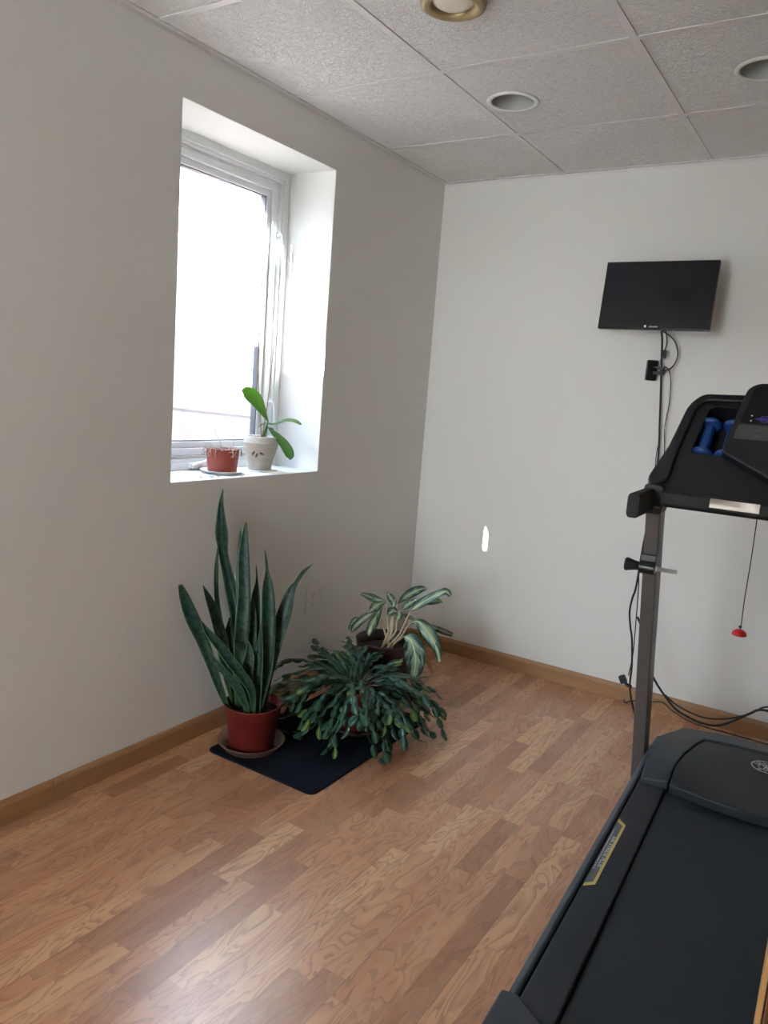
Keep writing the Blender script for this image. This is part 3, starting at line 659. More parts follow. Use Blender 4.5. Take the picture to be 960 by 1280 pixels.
# ---------------------------------------------------------------- variegated plant at the back
AX, AY = .285, -.680
tag(saucer('saucer', .125, .022, m_saucer, (AX, AY, .0)), 'plastic saucer under the dark pot of the striped leaf plant', 'saucer')
t = thing('potted_chinese_evergreen', 'chinese evergreen with silver striped leaves in a dark brown pot', 'potted plant', (AX, AY, .0035))
bm = B(); add_lathe(bm, [(0, 0), (.092, 0), (.096, .004), (.118, .19), (.124, .195), (.128, .232), (.131, .238), (.127, .241), (.122, .236), (.114, .19), (.094, .008), (0, .006)], n=64); obj('pot', bm, m_potbrown, t, smooth=True)
bm = B(); add_lathe(bm, [(0, .200), (.06, .202), (.1155, .194), (.112, .18), (0, .18)], n=40); obj('soil', bm, m_soil, t, smooth=True)
OA = Vector((AX, AY, .0035)); random.seed(5)
for k, L in enumerate(AGL):
    pts = [Vector(p[:3]) - OA for p in L]; ws = [p[3] * 1.05 for p in L]
    bm = B(); sheet(bm, pts, ws, (.45 + random.uniform(-.2, .2), -.75, .55), fold=-.28 if k % 2 else .25, nc=6, seg=5, twist=random.uniform(-.5, .5))
    lf = obj('leaf', bm, m_dry if k == len(AGL) - 1 else m_agl, t, smooth=True, recalc=False, solid=.0012)
    if k == len(AGL) - 1: lf['label'] = 'withered brown leaf'
for k, S in enumerate(STEMS):
    pts = [Vector(p) - OA for p in S]
    root = Vector((.02 * math.cos(k * 1.3), .02 * math.sin(k * 1.3), .198)); pts = [root] + pts[1:] if pts[0].z < .25 else [root] + pts
    bm = B(); add_tube(bm, pts, lambda u: .0055 - .003 * u, 8, 5); obj('stalk', bm, m_stalk, t)

# ---------------------------------------------------------------- window sill pots
SZ = wz0
tag(saucer('saucer', .078, .010, m_white, (-.112, -1.300, SZ)), 'white saucer under the small red pot on the window sill', 'saucer')
t = thing('red_flower_pot', 'small red plastic pot with dried twigs on the window sill', 'flower pot', (-.112, -1.300, SZ + .0035))
bm = B(); add_lathe(bm, [(0, 0), (.050, 0), (.0535, .004), (.060, .084), (.061, .088), (.058, .088), (.051, .008), (0, .006)], n=48); obj('pot', bm, m_terra, t, smooth=True)
bm = B(); add_lathe(bm, [(0, .074), (.03, .073), (.0565, .068), (.0565, .06), (0, .06)], n=32); obj('soil', bm, m_soil, t, smooth=True)
random.seed(9); bm = B()
def litter(bm, n, rad, z, cen=(0, 0), out=1.25, drop=.03):
    for k in range(n):
        a = random.uniform(0, 2 * PI); r = rad * math.sqrt(random.random()) * out; x, y = cen[0] + r * math.cos(a), cen[1] + r * math.sin(a)
        zz = z + random.uniform(0, .012) if r < rad else z + random.uniform(-drop * .2, .008)
        d = Vector((random.uniform(-1, 1), random.uniform(-1, 1), random.uniform(-.3, .5))).normalized()
        seg_leaf(bm, Vector((x, y, zz)), d, Vector((0, .2, 1)), random.uniform(.008, .016), random.uniform(.002, .004), 0)
litter(bm, 90, .056, .082)
for k in range(10):
    a = random.uniform(-2.6, .6); r = .058
    p = Vector((r * math.cos(a) * .7, r * math.sin(a) * .7, .084)); q = Vector((r * math.cos(a) * 1.12, r * math.sin(a) * 1.12, .092)); e2 = q + Vector((.006 * math.cos(a), .006 * math.sin(a), -.022)) + Vector((random.uniform(-.008, .008), random.uniform(-.008, .008), 0))
    add_tube(bm, [p, q, e2, e2 + Vector((random.uniform(-.01, .01), -.003, -.008))], .0012, 5)
obj('dried_stems', bm, m_bark, t)
bm = B()
for p in ([(0, 0, .07), (-.01, .0, .10), (-.028, -.012, .145), (-.032, -.02, .165)], [(.01, .03, .07), (.014, .04, .11), (.0, .05, .145)]): add_tube(bm, p, .0009, 5)
obj('twig', bm, m_stake, t)

OX, OY = -.115, -1.090
bm = B(); add_prism(bm, rpoly(rect(-.052, .052, -.052, .052), .012), 0, .005)
tag(obj('coaster', bm, m_white, loc=(OX, OY, SZ), bevel=.001), 'thin white square coaster under the stone coloured orchid pot', 'coaster')
t = thing('potted_orchid', 'orchid with broad leaves and bare spikes in a stone coloured pot', 'potted plant', (OX, OY, SZ + .005))
bm = B(); add_lathe(bm, [(0, 0), (.044, 0), (.0455, .006), (.045, .014), (.049, .030), (.062, .075), (.0675, .092), (.067, .100), (.070, .103), (.068, .108), (.0655, .110), (.064, .128), (.062, .1305), (.059, .128), (.059, .10), (.045, .02), (0, .01)], n=64)
obj('pot', bm, m_ceramic, t, smooth=True)
bm = B()   # small brown sprig painted on the pot
for u, (yy, zz, an) in enumerate(((-.016, .066, .9), (-.002, .058, 1.25), (.018, .066, 2.7))):
    a0 = -1.05
    for s in (0,):
        cpt = Vector((0, yy, zz)); r_ = .0470 + (zz - .030) * .285 + .0050
        th = a0 + yy / r_
        c3 = Vector((math.cos(th) * (r_), math.sin(th) * (r_), zz)); nn = Vector((math.cos(th), math.sin(th), -.25)).normalized(); tt = Vector((-math.sin(th), math.cos(th), 0))
        d = (tt * math.cos(an) + Vector((0, 0, 1)) * math.sin(an)).normalized()
        seg_leaf(bm, c3 - d * .009, d, nn, .019, .0042, 0)
obj('painted_sprig', bm, m_stem, t)
bm = B(); add_lathe(bm, [(0, .118), (.03, .120), (.058, .114), (.056, .10), (0, .10)], n=32); random.seed(3); litter(bm, 40, .05, .118, out=1.05)
obj('potting_bark', bm, m_bark, t)
OO = Vector((OX, OY, SZ + .005)); shift = Vector((0, 0, 0))
nrms = [(.6, -.75, .2), (.3, -.5, .9), (.55, -.75, .45), (.3, -.6, .8)]
for k, L in enumerate(ORCH):
    pts = [Vector(p[:3]) - OO for p in L]; ws = [p[3] for p in L]
    pts = [Vector((.0 + .006 * k, .0, .116))] + pts; ws = [.003] + ws
    bm = B(); sheet(bm, pts, ws, nrms[k], fold=.22, nc=6, seg=6)
    obj('leaf', bm, m_orch, t, smooth=True, recalc=False, solid=.0022)
for S in STK:
    bm = B(); add_tube(bm, [Vector((.004, 0, .115))] + [Vector(p) - OO for p in S[1:]], lambda u: .0022 - .0008 * u, 7, 4); obj('flower_spike', bm, m_stake, t)
bm = B(); bmesh.ops.create_icosphere(bm, subdivisions=2, radius=.010, matrix=Matrix.Translation(Vector(BUD) - OO) @ Matrix.Diagonal((1, 1, .8, 1))); obj('red_bud', bm, m_terra, t, smooth=True)
# fallen bits of leaf on the sill
bm = B(); random.seed(2)
for x, y in ((-.06, -1.47), (-.045, -1.43), (-.03, -1.40), (-.05, -1.39)):
    seg_leaf(bm, Vector((x, y, SZ + .003)), Vector((random.uniform(-1, 1), 1, 0)).normalized(), Vector((0, .1, 1)), .018, .004, 0)
tag(obj('leaf_litter', bm, m_bark), 'dry leaf crumbs lying on the sill left of the red pot', 'leaf litter', kind='stuff')

# ---------------------------------------------------------------- television on the back wall
t = thing('television', 'small black flat television mounted on the back wall', 'television', (1.096, -.155, 1.742))
t.rotation_euler = (R(-7), 0, 0)
tw, th = .218, .136
bm = B(); add_box(bm, -tw, tw, -.006, .020, -th, th); add_box(bm, -tw * .8, tw * .8, .018, .042, -th * .75, th * .7); cs_ = obj('casing', bm, m_bezel, t, bevel=.004)
bm = B(); add_box(bm, -tw + .012, tw - .012, -.0072, -.0055, -th + .030, th - .012); obj('screen', bm, m_screen, t)
bm = B(); add_mesh(bm, text_mesh('element', .0105), Matrix.Translation((.006, -.0066, -th + .011)) @ Matrix.Rotation(PI / 2, 4, 'X'))
add_lathe(bm, [(0, 0), (.0045, 0), (.0045, .0008), (0, .0008)], n=20, mtx=Matrix.Translation((-.026, -.0062, -th + .0115)) @ Matrix.Rotation(PI / 2, 4, 'X'))
obj('logo', bm, m_silver, cs_)
t2 = thing('television_wall_mount', 'black wall bracket holding the small television', 'wall mount', (1.096, 0, 1.742))
bm = B(); add_box(bm, -.05, .05, -.006, 0, -.05, .05); obj('wall_plate', bm, m_blacks, t2, bevel=.002)
bm = B(); add_tube(bm, [(0, -.006, 0), (.0, -.105, 0)], .014, 12, 1); obj('arm', bm, m_blacks, t2)
# small box with its bracket
t = thing('antenna_box', 'small black box on a short bracket beside the television cables', 'electronic box', (1.085, -.03, 1.455))
bm = B(); add_prism(bm, rpoly(rect(-.024, .020, -.042, .042), .006), -.012, .004, mtx=Matrix(((.8, 0, .6, 0), (.6, 0, -.8, 0), (0, 1, 0, 0), (0, 0, 0, 1)))); obj('box', bm, m_black, t, bevel=.002)
bm = B(); add_box(bm, .006, .05, -.006, .004, .008, .016); add_box(bm, .006, .05, -.008, .006, -.016, -.004); add_box(bm, .03, .042, -.004, .030, -.012, .012); obj('bracket', bm, m_black, t, bevel=.001)

def cord(name, pts, r, label, cat='cable', m=m_cord, group=None):
    bm = B(); add_tube(bm, pts, r, 8, 6); return tag(obj(name, bm, m, smooth=True), label, cat, group)
cord('power_cable', [(1.119, -.11, 1.620), (1.117, -.06, 1.57), (1.116, -.03, 1.50), (1.128, -.025, 1.38), (1.150, -.025, 1.15), (1.157, -.03, 1.05), (1.16, -.05, .9), (1.17, -.15, .75), (1.186, -.25, .585), (1.177, -.25, .53), (1.173, -.25, .471), (1.184, -.25, .41), (1.197, -.25, .357), (1.210, -.25, .25), (1.212, -.24, .15), (1.23, -.18, .03), (1.25, -.16, .005)], .0042, 'thick black cable running straight down the wall below the television')
cord('thin_cable', [(1.134, -.11, 1.622), (1.134, -.05, 1.57), (1.127, -.045, 1.535)], .0022, 'short thin cable with a connector hanging below the television')
bm = B(); add_prism(bm, rpoly(rect(-.008, .008, -.017, .017), .003), -.005, .005, mtx=Matrix.Translation((1.127, -.045, 1.522)) @ Matrix.Rotation(PI / 2, 4, 'X'))
tag(obj('cable_connector', bm, m_black, bevel=.001), 'small black connector hanging below the television', 'connector')
cord('looped_cable', [(1.06, -.11, 1.628), (1.12, -.06, 1.610), (1.162, -.04, 1.575), (1.180, -.035, 1.52), (1.165, -.03, 1.475), (1.135, -.03, 1.455), (1.122, -.03, 1.452)], .0028, 'black cable looping from the television into the small box')
cord('thin_cable', [(1.130, -.024, 1.475), (1.152, -.02, 1.455), (1.164, -.02, 1.40), (1.168, -.02, 1.32), (1.163, -.02, 1.22), (1.176, -.02, 1.11), (1.168, -.02, 1.04), (1.166, -.02, .95)], .0020, 'thin wavy black cable hanging right of the thick television cable')
cord('thin_cable', [(1.150, -.018, 1.18), (1.143, -.018, 1.11), (1.147, -.018, 1.04), (1.150, -.02, .92)], .0018, 'thin black cable close left of the thick television cable')

# ---------------------------------------------------------------- treadmill
TH = R(2.3); TO = (1.775, -.804, 0)
T = thing('treadmill', 'large black treadmill with grey uprights along the right side', 'treadmill', TO, TH)
Tm = Matrix.Translation(TO) @ Matrix.Rotation(TH, 4, 'Z'); Ti = Tm.inverted()
LEN0, LEN1 = -1.44, .02
# steel base frame below the deck
bm = B()
for s in (-1, 1): add_box(bm, s * .30 - .02, s * .30 + .02, -1.38, .16, .055, .115)
add_box(bm, -.28, .28, .10, .15, .058, .112); add_box(bm, -.28, .28, -1.36, -1.31, .058, .112)
obj('base_frame', bm, m_steel, T, bevel=.003)
for s in (-1, 1):
    bm = B(); add_lathe(bm, [(0, -.02), (.028, -.02), (.032, -.014), (.032, .014), (.028, .02), (0, .02)], n=24, mtx=Matrix.Translation((s * .30, .12, .0325)) @ Matrix.Rotation(PI / 2, 4, 'Y')); obj('wheel', bm, m_rubber, T)
    bm = B(); add_lathe(bm, [(0, 0), (.022, 0), (.022, .012), (.014, .056), (0, .056)], n=20, c=(s * .30, -1.33, 0)); obj('foot', bm, m_rubber, T)
# deck with belt
bm = B(); add_box(bm, -.262, .262, -1.40, .06, .115, .172); obj('deck_board', bm, m_blacks, T)
bm = B()
sec = [(-1.385, .150), (-1.40, .17), (-1.385, .1885), (-1.37, .192), (-.5, .192), (.03, .192), (.045, .186), (.045, .174)]
L_ = [bm.verts.new((-.238, y, z)) for y, z in sec]; R_ = [bm.verts.new((.238, y, z)) for y, z in sec]
for i in range(len(sec) - 1): bm.faces.new((L_[i], R_[i], R_[i + 1], L_[i + 1]))
obj('belt', bm, m_belt, T, solid=.003)
for s in (-1, 1):
    X = lambda a, b: (min(s * a, s * b), max(s * a, s * b))
    # foot rail: cross-section swept along y
    bm = B(); add_box(bm, *X(.2415, .317), -1.355, -.20, .176, .203); obj('foot_rail', bm, m_rail, T, bevel=.004)
    bm = B()
    cr = [(.3215, .198), (.328, .203), (.339, .200), (.3435, .190), (.341, .10), (.332, .075), (.322, .075), (.3215, .15)]
    ra = []
    for y, dz in ((-1.40, -.03), (-1.36, 0), (-.40, 0), (-.05, .0), (.08, -.01)):
        ra.append([bm.verts.new((s * c[0], y, c[1] + (dz if c[1] > .15 else 0))) for c in cr])
    n = len(cr)
    for a, b in zip(ra, ra[1:]):
        for i in range(n): bm.faces.new((a[i], a[(i + 1) % n], b[(i + 1) % n], b[i]))
    bm.faces.new(ra[0]); bm.faces.new(ra[-1][::-1])
    obj('side_skirt', bm, m_side, T, bevel=.002)
    # rear end cap with diagonal front edge
    bm = B(); add_prism(bm, rpoly([(s * .2415, -1.475), (s * .352, -1.475), (s * .352, -1.325), (s * .318, -1.322), (s * .2415, -1.375)], .008), .07, .2075); obj('end_cap', bm, m_hood, T, bevel=.006)
# rear roller
bm = B(); add_lathe(bm, [(0, -.24), (.022, -.24), (.022, .24), (0, .24)], n=24, mtx=Matrix.Translation((0, -1.40, .150)) @ Matrix.Rotation(PI / 2, 4, 'Y')); obj('rear_roller', bm, m_blacks, T)
# motor hood
def hz(y):   # height of the hood top along its length
    k = max(0, min(1, (y + .34) / .14)); k2 = max(0, min(1, (.12 - y) / .10)); return .222 + .030 * math.sin(k * PI / 2) - .0 - .045 * (1 - k2)
outer = [(-.295, -.30), (-.238, -.262), (-.10, -.295), (.10, -.295), (.238, -.262), (.295, -.30), (.318, -.26), (.332, -.02), (.325, .03), (.262, .085), (.10, .125), (-.10, .125), (-.262, .085), (-.325, .03), (-.332, -.02), (-.318, -.26)]
pan_o = [(-.236, -.250), (-.228, -.18), (-.183, .0), (-.10, .015), (0, .02), (.10, .015), (.183, .0), (.228, -.18), (.236, -.250), (.10, -.286), (0, -.292), (-.10, -.286)]
bm = B()
# U shaped housing
U = [(-.312, -.325), (-.236, -.315), (-.232, -.25), (-.222, -.16), (-.200, -.05), (-.183, .0), (-.10, .017), (0, .022), (.10, .017), (.183, .0), (.200, -.05), (.222, -.16), (.232, -.25), (.236, -.315), (.312, -.325), (.320, -.22), (.322, -.02), (.26, .100), (.12, .135), (-.12, .135), (-.26, .100), (-.322, -.02), (-.320, -.22)]
def loft_cap(bm, poly, zf, z0, chamfer=.012, mi=0):
    c = Vector((0, -.09)); top = []
    for x, y in poly: top.append(bm.verts.new((x, y, zf(x, y))))
    bot = [bm.verts.new((x, y, z0)) for x, y in poly]
    es = [bm.edges.new((top[i], top[(i + 1) % len(top)])) for i in range(len(top))]
    r = bmesh.ops.triangle_fill(bm, edges=es, use_beauty=True)
    for i in range(len(poly)):
        j = (i + 1) % len(poly); bm.faces.new((bot[i], bot[j], top[j], top[i]))
def zU(x, y):
    b = .258
    if y < -.30: b = .226
    elif y < -.24: b = .226 + (y + .30) / .06 * .030
    if abs(x) > .30: b = min(b, .232 if y > -.3 else .216)
    if y > .09: b = min(b, .238)
    return b
loft_cap(bm, U, zU, .115)
obj('hood_frame', bm, m_hood, T, bevel=.005)
bm = B()
pan = [(-.2295, -.25), (-.219, -.16), (-.197, -.052), (-.180, -.006), (-.10, .010), (0, .015), (.10, .010), (.180, -.006), (.197, -.052), (.219, -.16), (.2295, -.25), (.231, -.325), (.10, -.345), (0, -.350), (-.10, -.345), (-.231, -.325)]
def zP(x, y): return .2530 if y > -.26 else .2180
loft_cap(bm, pan, lambda x, y: .2535 if y > -.26 else .2215, .196)
obj('hood_panel', bm, m_hood2, T, bevel=.003)
# emblem on the hood panel
def flat(bm, r0, r1, z, h=.0008, n=56):
    add_lathe(bm, [(r0, 0), (r1, 0), (r1, h), (r0, h)], n=n, c=(0, 0, 0), close=True)
bm = B(); flat(bm, .0385, .0415, 0); flat(bm, .0225, .0240, 0)
for i, ch in enumerate("GOLD'S"):
    a = R(90) - R(30) * (i - 2.4); add_mesh(bm, text_mesh(ch, .0155), Matrix.Rotation(a - PI / 2, 4, 'Z') @ Matrix.Translation((0, .0312, .0005)))
for i, ch in enumerate('GYM'):
    a = R(-90) + R(32) * (i - 1); add_mesh(bm, text_mesh(ch, .0155), Matrix.Rotation(a + PI / 2, 4, 'Z') @ Matrix.Translation((0, -.0312, .0005)))
# lifter figure with a bent bar
add_tube(bm, [(-.019, .004, .0006), (-.010, .011, .0006), (0, .0125, .0006), (.010, .011, .0006), (.019, .004, .0006)], .0009, 6)
for s in (-1, 1):
    add_prism(bm, rpoly(rect(s * .019 - .0018, s * .019 + .0018, -.001, .009), .001), 0, .0008)
    add_tube(bm, [(s * .004, .001, .0006), (s * .009, .005, .0006), (s * .008, .0115, .0006)], .0014, 6)
    add_tube(bm, [(0, -.005, .0006), (s * .004, -.011, .0006), (s * .006, -.018, .0006)], .0017, 6)
add_prism(bm, [(-.005, .003), (.005, .003), (.003, -.007), (-.003, -.007)], 0, .001); add_lathe(bm, [(0, 0), (.0026, 0), (.0026, .001), (0, .001)], n=14, c=(0, .0075, 0))
sl = math.atan2(.2535 - .2215, -.25 + .325) * 0
obj('round_emblem', bm, m_silver, T, loc=(.003, -.085, .2542))
# badge on the left foot rail
bm = B()
add_prism(bm, [(-.3135, -.588), (-.2960, -.604), (-.2960, -.890), (-.3135, -.906)], .2030, .2034); bd = obj('badge', bm, m_grey, T)
bm = B()
add_prism(bm, [(-.3135, -.574), (-.2905, -.598), (-.2905, -.900), (-.3135, -.922), (-.3135, -.908), (-.2970, -.892), (-.2970, -.606), (-.3135, -.592)], .2034, .2038); obj('badge_border', bm, m_yellow, bd)
bm = B(); add_mesh(bm, text_mesh('AIR STRIDE PLUS', .0165, .0004), Matrix.Translation((-.3022, -.748, .2038)) @ Matrix.Rotation(-PI / 2, 4, 'Z') @ Matrix.Diagonal((1.30, .72, 1, 1)))
random.seed(8)
for k in range(26): add_box(bm, -.3122, -.3100, -.64 - k * .0078 - random.uniform(.003, .006), -.64 - k * .0078, .2034, .2037)
obj('badge_lettering', bm, m_silver, bd)

# uprights
def upright(s):
    bm = B(); a, b = (s * .389, s * .349)
    pts = []
    for x in (a, b):
        for y, z in ((-.020, .03), (.056, .03), (-.300, 1.03), (-.376 + .002, 1.03)): pts.append((x, y, z))
    bmv = [bm.verts.new(p) for p in pts]
    A, Bq = bmv[:4], bmv[4:]
    bm.faces.new(A); bm.faces.new(Bq[::-1])
    for i in range(4): bm.faces.new((A[i], A[(i + 1) % 4], Bq[(i + 1) % 4], Bq[i]))
    return obj('upright', bm, m_steel, T, bevel=.004)
for s in (-1, 1): upright(s)
bm = B()
for s in (-1, 1): add_box(bm, s * .369 - .021, s * .369 + .021, -.12, .14, .0, .030)
add_box(bm, -.349, .349, .09, .13, .03, .06) 
obj('floor_bar', bm, m_blacks, T, bevel=.004)
# folding latch on left upright
kz = .848; ky = -.3175
bm = B(); add_box(bm, -.3905, -.3495, ky - .022, ky + .03, kz - .020, kz + .036)
add_lathe(bm, [(0, -.022), (.0185, -.022), (.0185, .022), (0, .022)], n=24, mtx=Matrix.Translation((-.3695, ky - .020, kz)) @ Matrix.Rotation(PI / 2, 4, 'Y')); lt = obj('latch_housing', bm, m_blacks, T, bevel=.002)
bm = B(); add_lathe(bm, [(0, 0), (.012, 0), (.0135, -.012), (.018, -.030), (.0195, -.034), (.018, -.040), (0, -.042)], n=24, mtx=Matrix.Translation((-.3915, ky - .020, kz)) @ Matrix.Rotation(PI / 2, 4, 'Y')); obj('latch_knob', bm, m_rubber, lt, smooth=False)
bm = B(); add_lathe(bm, [(0, 0), (.0085, 0), (.0085, .006), (.0062, .006), (.0062, .056), (.005, .058), (0, .058)], n=20, mtx=Matrix.Translation((-.3470, ky - .020, kz)) @ Matrix.Rotation(PI / 2, 4, 'Y')); obj('latch_pin', bm, m_silver, lt)

# console (Y up the slope, Z out of the slope)
CA = R(50)
cons_loc = (0, -.396, 1.03)
def half(L): return L + [(-x, y) for x, y in L[::-1]]
outl = rpoly(half([(-.388, .045), (-.400, .085), (-.368, .205), (-.345, .365), (-.312, .408), (-.16, .414)]), [.01, .02, .0, .03, .02, 0, 0, .02, .03, 0, .02, .01], 5)
pl_ = rpoly([(-.308, .198), (-.200, .192), (-.180, .372), (-.286, .372)], [.01, .005, .005, .025], 5)
pr_ = [(-x, y) for x, y in pl_][::-1]
bm = B(); add_prism(bm, outl, -.012, .0, [pl_, pr_])
add_prism(bm, outl, -.062, -.012, [pl_, pr_])
bmesh.ops.remove_doubles(bm, verts=bm.verts, dist=1e-5)
K = obj('console', bm, m_black, T, loc=cons_loc, rot=(CA, 0, 0), bevel=.006)
bm = B(); add_prism(bm, [(x * .97, .2 + (y - .2) * .96) for x, y in outl], -.072, -.0625); obj('console_tray', bm, m_blacks, K)
# raised outer rim of the console
rim_o = rpoly([(-.388, .060), (-.400, .088), (-.368, .205), (-.345, .365), (-.312, .408), (-.17, .414), (-.17, .388), (-.300, .384), (-.318, .36), (-.338, .21), (-.345, .090)], [.0, .02, 0, .03, .02, 0, 0, .015, .01, 0, .01], 4)
for s in (1, -1):
    bm = B(); add_prism(bm, rim_o if s > 0 else [(-x, y) for x, y in rim_o][::-1], .0, .014); obj('console_rim', bm, m_black, K, bevel=.006)
# centre display
disp = rpoly(half([(0, .085), (-.095, .112), (-.226, .188), (-.222, .215), (-.196, .420), (-.170, .442)][1:]), [0, .012, .0, .02, .02, .02, .02, 0, .012, 0], 4)
bm = B(); add_prism(bm, disp, .0005, .034); Dp = obj('display_housing', bm, m_black, K, bevel=.005)
scr = rpoly(half([(-.196, .292), (-.176, .422)]), [.004, .012, .012, .004], 4)
bm = B(); add_prism(bm, scr, .034, .0352); obj('display_screen', bm, m_screen, K)
bm = B(); add_prism(bm, rpoly(half([(-.204, .234), (-.197, .285)]), .006, 3), .034, .0356); obj('button_strip', bm, m_greyp, K)
for i in range(7):
    for j in (0, 1):
        bm = B(); add_prism(bm, rpoly(rect(-.155 + i * .05, -.135 + i * .05, .244 + j * .02, .250 + j * .02), .002, 2), .0356, .0362); obj('button', bm, m_grey, K)
bm = B(); add_prism(bm, rpoly(half([(-.085, .132), (-.205, .196), (-.200, .224)]), .004, 2), .034, .0350); obj('lower_panel', bm, m_blacks, K)
bm = B()
add_lathe(bm, [(.010, 0), (.013, 0), (.013, .0008), (.010, .0008)], n=24, c=(-.135, .308, .0354), close=True)
add_lathe(bm, [(0, 0), (.004, 0), (.004, .0008), (0, .0008)], n=16, c=(-.135, .308, .0354))
add_prism(bm, [(-.163, .308), (-.150, .313), (-.120, .313), (-.09, .309), (-.09, .307), (-.120, .303), (-.150, .303)], .0353, .0358, )
obj('purple_graphic', bm, m_purple, K)
bm = B()
for q in ((-.163, .318), (-.163, .300)): add_lathe(bm, [(0, 0), (.0025, 0), (.0025, .0008), (0, .0008)], n=12, c=(q[0] - .006, q[1], .0353))
obj('indicator_dot', bm, m_silver, K)
# handlebar with pulse sensors
bm = B()
add_prism(bm, rpoly(rect(-.036, .0, -.020, .018), .010, 4), -.347, .347, mtx=Matrix(((0, 0, 1, 0), (1, 0, 0, -.376), (0, 1, 0, 1.058), (0, 0, 0, 1))))
hb = obj('handlebar', bm, m_rubber, T, bevel=.001)
for s in (-1, 1):
    bm = B(); add_prism(bm, rpoly(rect(-.0025, .0015, -.011, .014), .001, 2), min(s * .102, s * .222), max(s * .102, s * .222), mtx=Matrix(((0, 0, 1, 0), (1, 0, 0, -.4120), (0, 1, 0, 1.060), (0, 0, 0, 1)))); obj('pulse_sensor', bm, m_pulse, hb, bevel=.001)
    bm = B(); 
    octo = rpoly([(-.011, -.032), (.011, -.032), (.016, -.023), (.016, .023), (.011, .032), (-.011, .032), (-.016, .023), (-.016, -.023)], .004, 2)
    add_prism(bm, octo, .345, .562, mtx=Matrix(((1, 0, 0, s * .385), (0, 0, -1, 0), (0, 1, 0, 1.045), (0, 0, 0, 1)))); obj('side_grip', bm, m_rubber, T, bevel=.003)
    # joint shroud between grip, console and upright
    bm = B(); add_prism(bm, rpoly(rect(-.027, .027, -.040, .042), .012, 4), .290, .372, mtx=Matrix(((1, 0, 0, s * .374), (0, 0, -1, 0), (0, 1, 0, 1.046), (0, 0, 0, 1)))); obj('grip_shroud', bm, m_black, T, bevel=.005)
# safety key and its cord
t = thing('safety_key', 'red safety key hanging on a thin black cord from the treadmill bar', 'safety key', (1.685, -1.205, .722))
bm = B(); add_lathe(bm, [(0, 0), (.0175, 0), (.0185, .003), (.0165, .009), (.010, .0145), (.003, .0165), (0, .0165)], n=32); obj('key_cap', bm, m_red, t, smooth=True)
bm = B(); add_tube(bm, [(0, 0, .0165), (.0015, 0, .03), (.0, 0, .1), (.001, 0, .2), (0, 0, .316)], .0013, 6); obj('cord', bm, m_cord, t)
bm = B(); bmesh.ops.create_icosphere(bm, subdivisions=2, radius=.0042, matrix=Matrix.Translation((0, 0, .023))); obj('knot', bm, m_cord, t, smooth=True)

# dumbbells in the console tray
def dumbbell(pos, tilt, label):
    t = thing('dumbbell', label, 'dumbbell', (0, 0, 0), 0, 'blue dumbbells in the treadmill tray')
    M_ = Tm @ Matrix.Translation(cons_loc) @ Matrix.Rotation(CA, 4, 'X') @ Matrix.Translation(pos) @ Matrix.Rotation(tilt, 4, 'Z')
    t.matrix_world = M_
    RX = Matrix.Rotation(-PI / 2, 4, 'X')     # lathe axis -> +Y
    bm = B(); add_lathe(bm, [(0, -.046), (.0155, -.046), (.0165, 0), (.0155, .046), (0, .046)], n=6, mtx=RX); obj('handle', bm, m_blue, t, bevel=.002)
    for s in (-1, 1):
        bm = B(); pr = [(0, .0), (.016, .0), (.026, .003), (.0305, .009), (.0305, .014), (.024, .020), (.012, .0245), (0, .025)]
        add_lathe(bm, [(r, s * (.043 + z)) for r, z in pr], n=32, mtx=RX); obj('weight', bm, m_blue, t, smooth=True)
dumbbell((-.279, .270, -.026), R(-3), 'left blue dumbbell lying in the treadmill console tray')
dumbbell((-.2165, .268, -.026), R(-3), 'right blue dumbbell in the console tray, next to the display')

# cables round the base of the treadmill
cord('treadmill_cable', [(1.204, -.24, .455), (1.232, -.24, .405), (1.262, -.24, .335), (1.292, -.25, .235), (1.385, -.25, .130), (1.45, -.25, .100), (1.512, -.25, .090), (1.575, -.25, .105), (1.66, -.25, .175), (1.70, -.25, .205), (1.76, -.25, .20), (1.84, -.24, .15), (1.9, -.2, .05)], .0048, 'thick black cable sagging between the treadmill upright and hood')
cord('treadmill_cable', [(1.35, -.235, .160), (1.40, -.235, .130), (1.47, -.235, .112), (1.53, -.235, .112), (1.60, -.235, .135), (1.67, -.24, .18), (1.71, -.24, .215), (1.76, -.24, .215), (1.85, -.22, .12)], .0032, 'thinner black cable running just above the thick sagging treadmill cable')
cord('extension_cord', [(1.20, -.06, .010), (1.30, -.045, .055), (1.36, -.05, .030), (1.45, -.055, .006), (1.60, -.06, .006), (1.80, -.06, .006), (2.0, -.05, .006)], .0026, 'thin black cord on the floor along the back baseboard')
cord('hanging_cord', [(1.172, -.02, .98), (1.178, -.12, .82), (1.188, -.24, .66), (1.193, -.24, .58), (1.200, -.24, .45), (1.206, -.24, .3), (1.202, -.25, .205)], .0022, 'thin black cord hanging straight down beside the upright to the plug')
t = thing('power_plug', 'black plug hanging low at the left of the treadmill upright', 'plug', (1.182, -.25, .185))
bm = B(); add_prism(bm, rpoly(rect(-.014, .012, -.018, .016), .006, 3), -.010, .010, mtx=Matrix.Rotation(PI / 2, 4, 'X') @ Matrix.Rotation(.5, 4, 'Z')); obj('plug_body', bm, m_black, t, bevel=.002)
bm = B(); add_tube(bm, [(.006, 0, -.010), (.022, 0, -.022), (.038, 0, -.024)], .0075, 10, 3); obj('strain_relief', bm, m_blacks, t)
cord('cable_end', [(1.195, -.25, .098), (1.205, -.25, .088), (1.218, -.25, .098), (1.230, -.25, .102), (1.30, -.22, .12)], .003, 'short black cable end curling out under the plug')

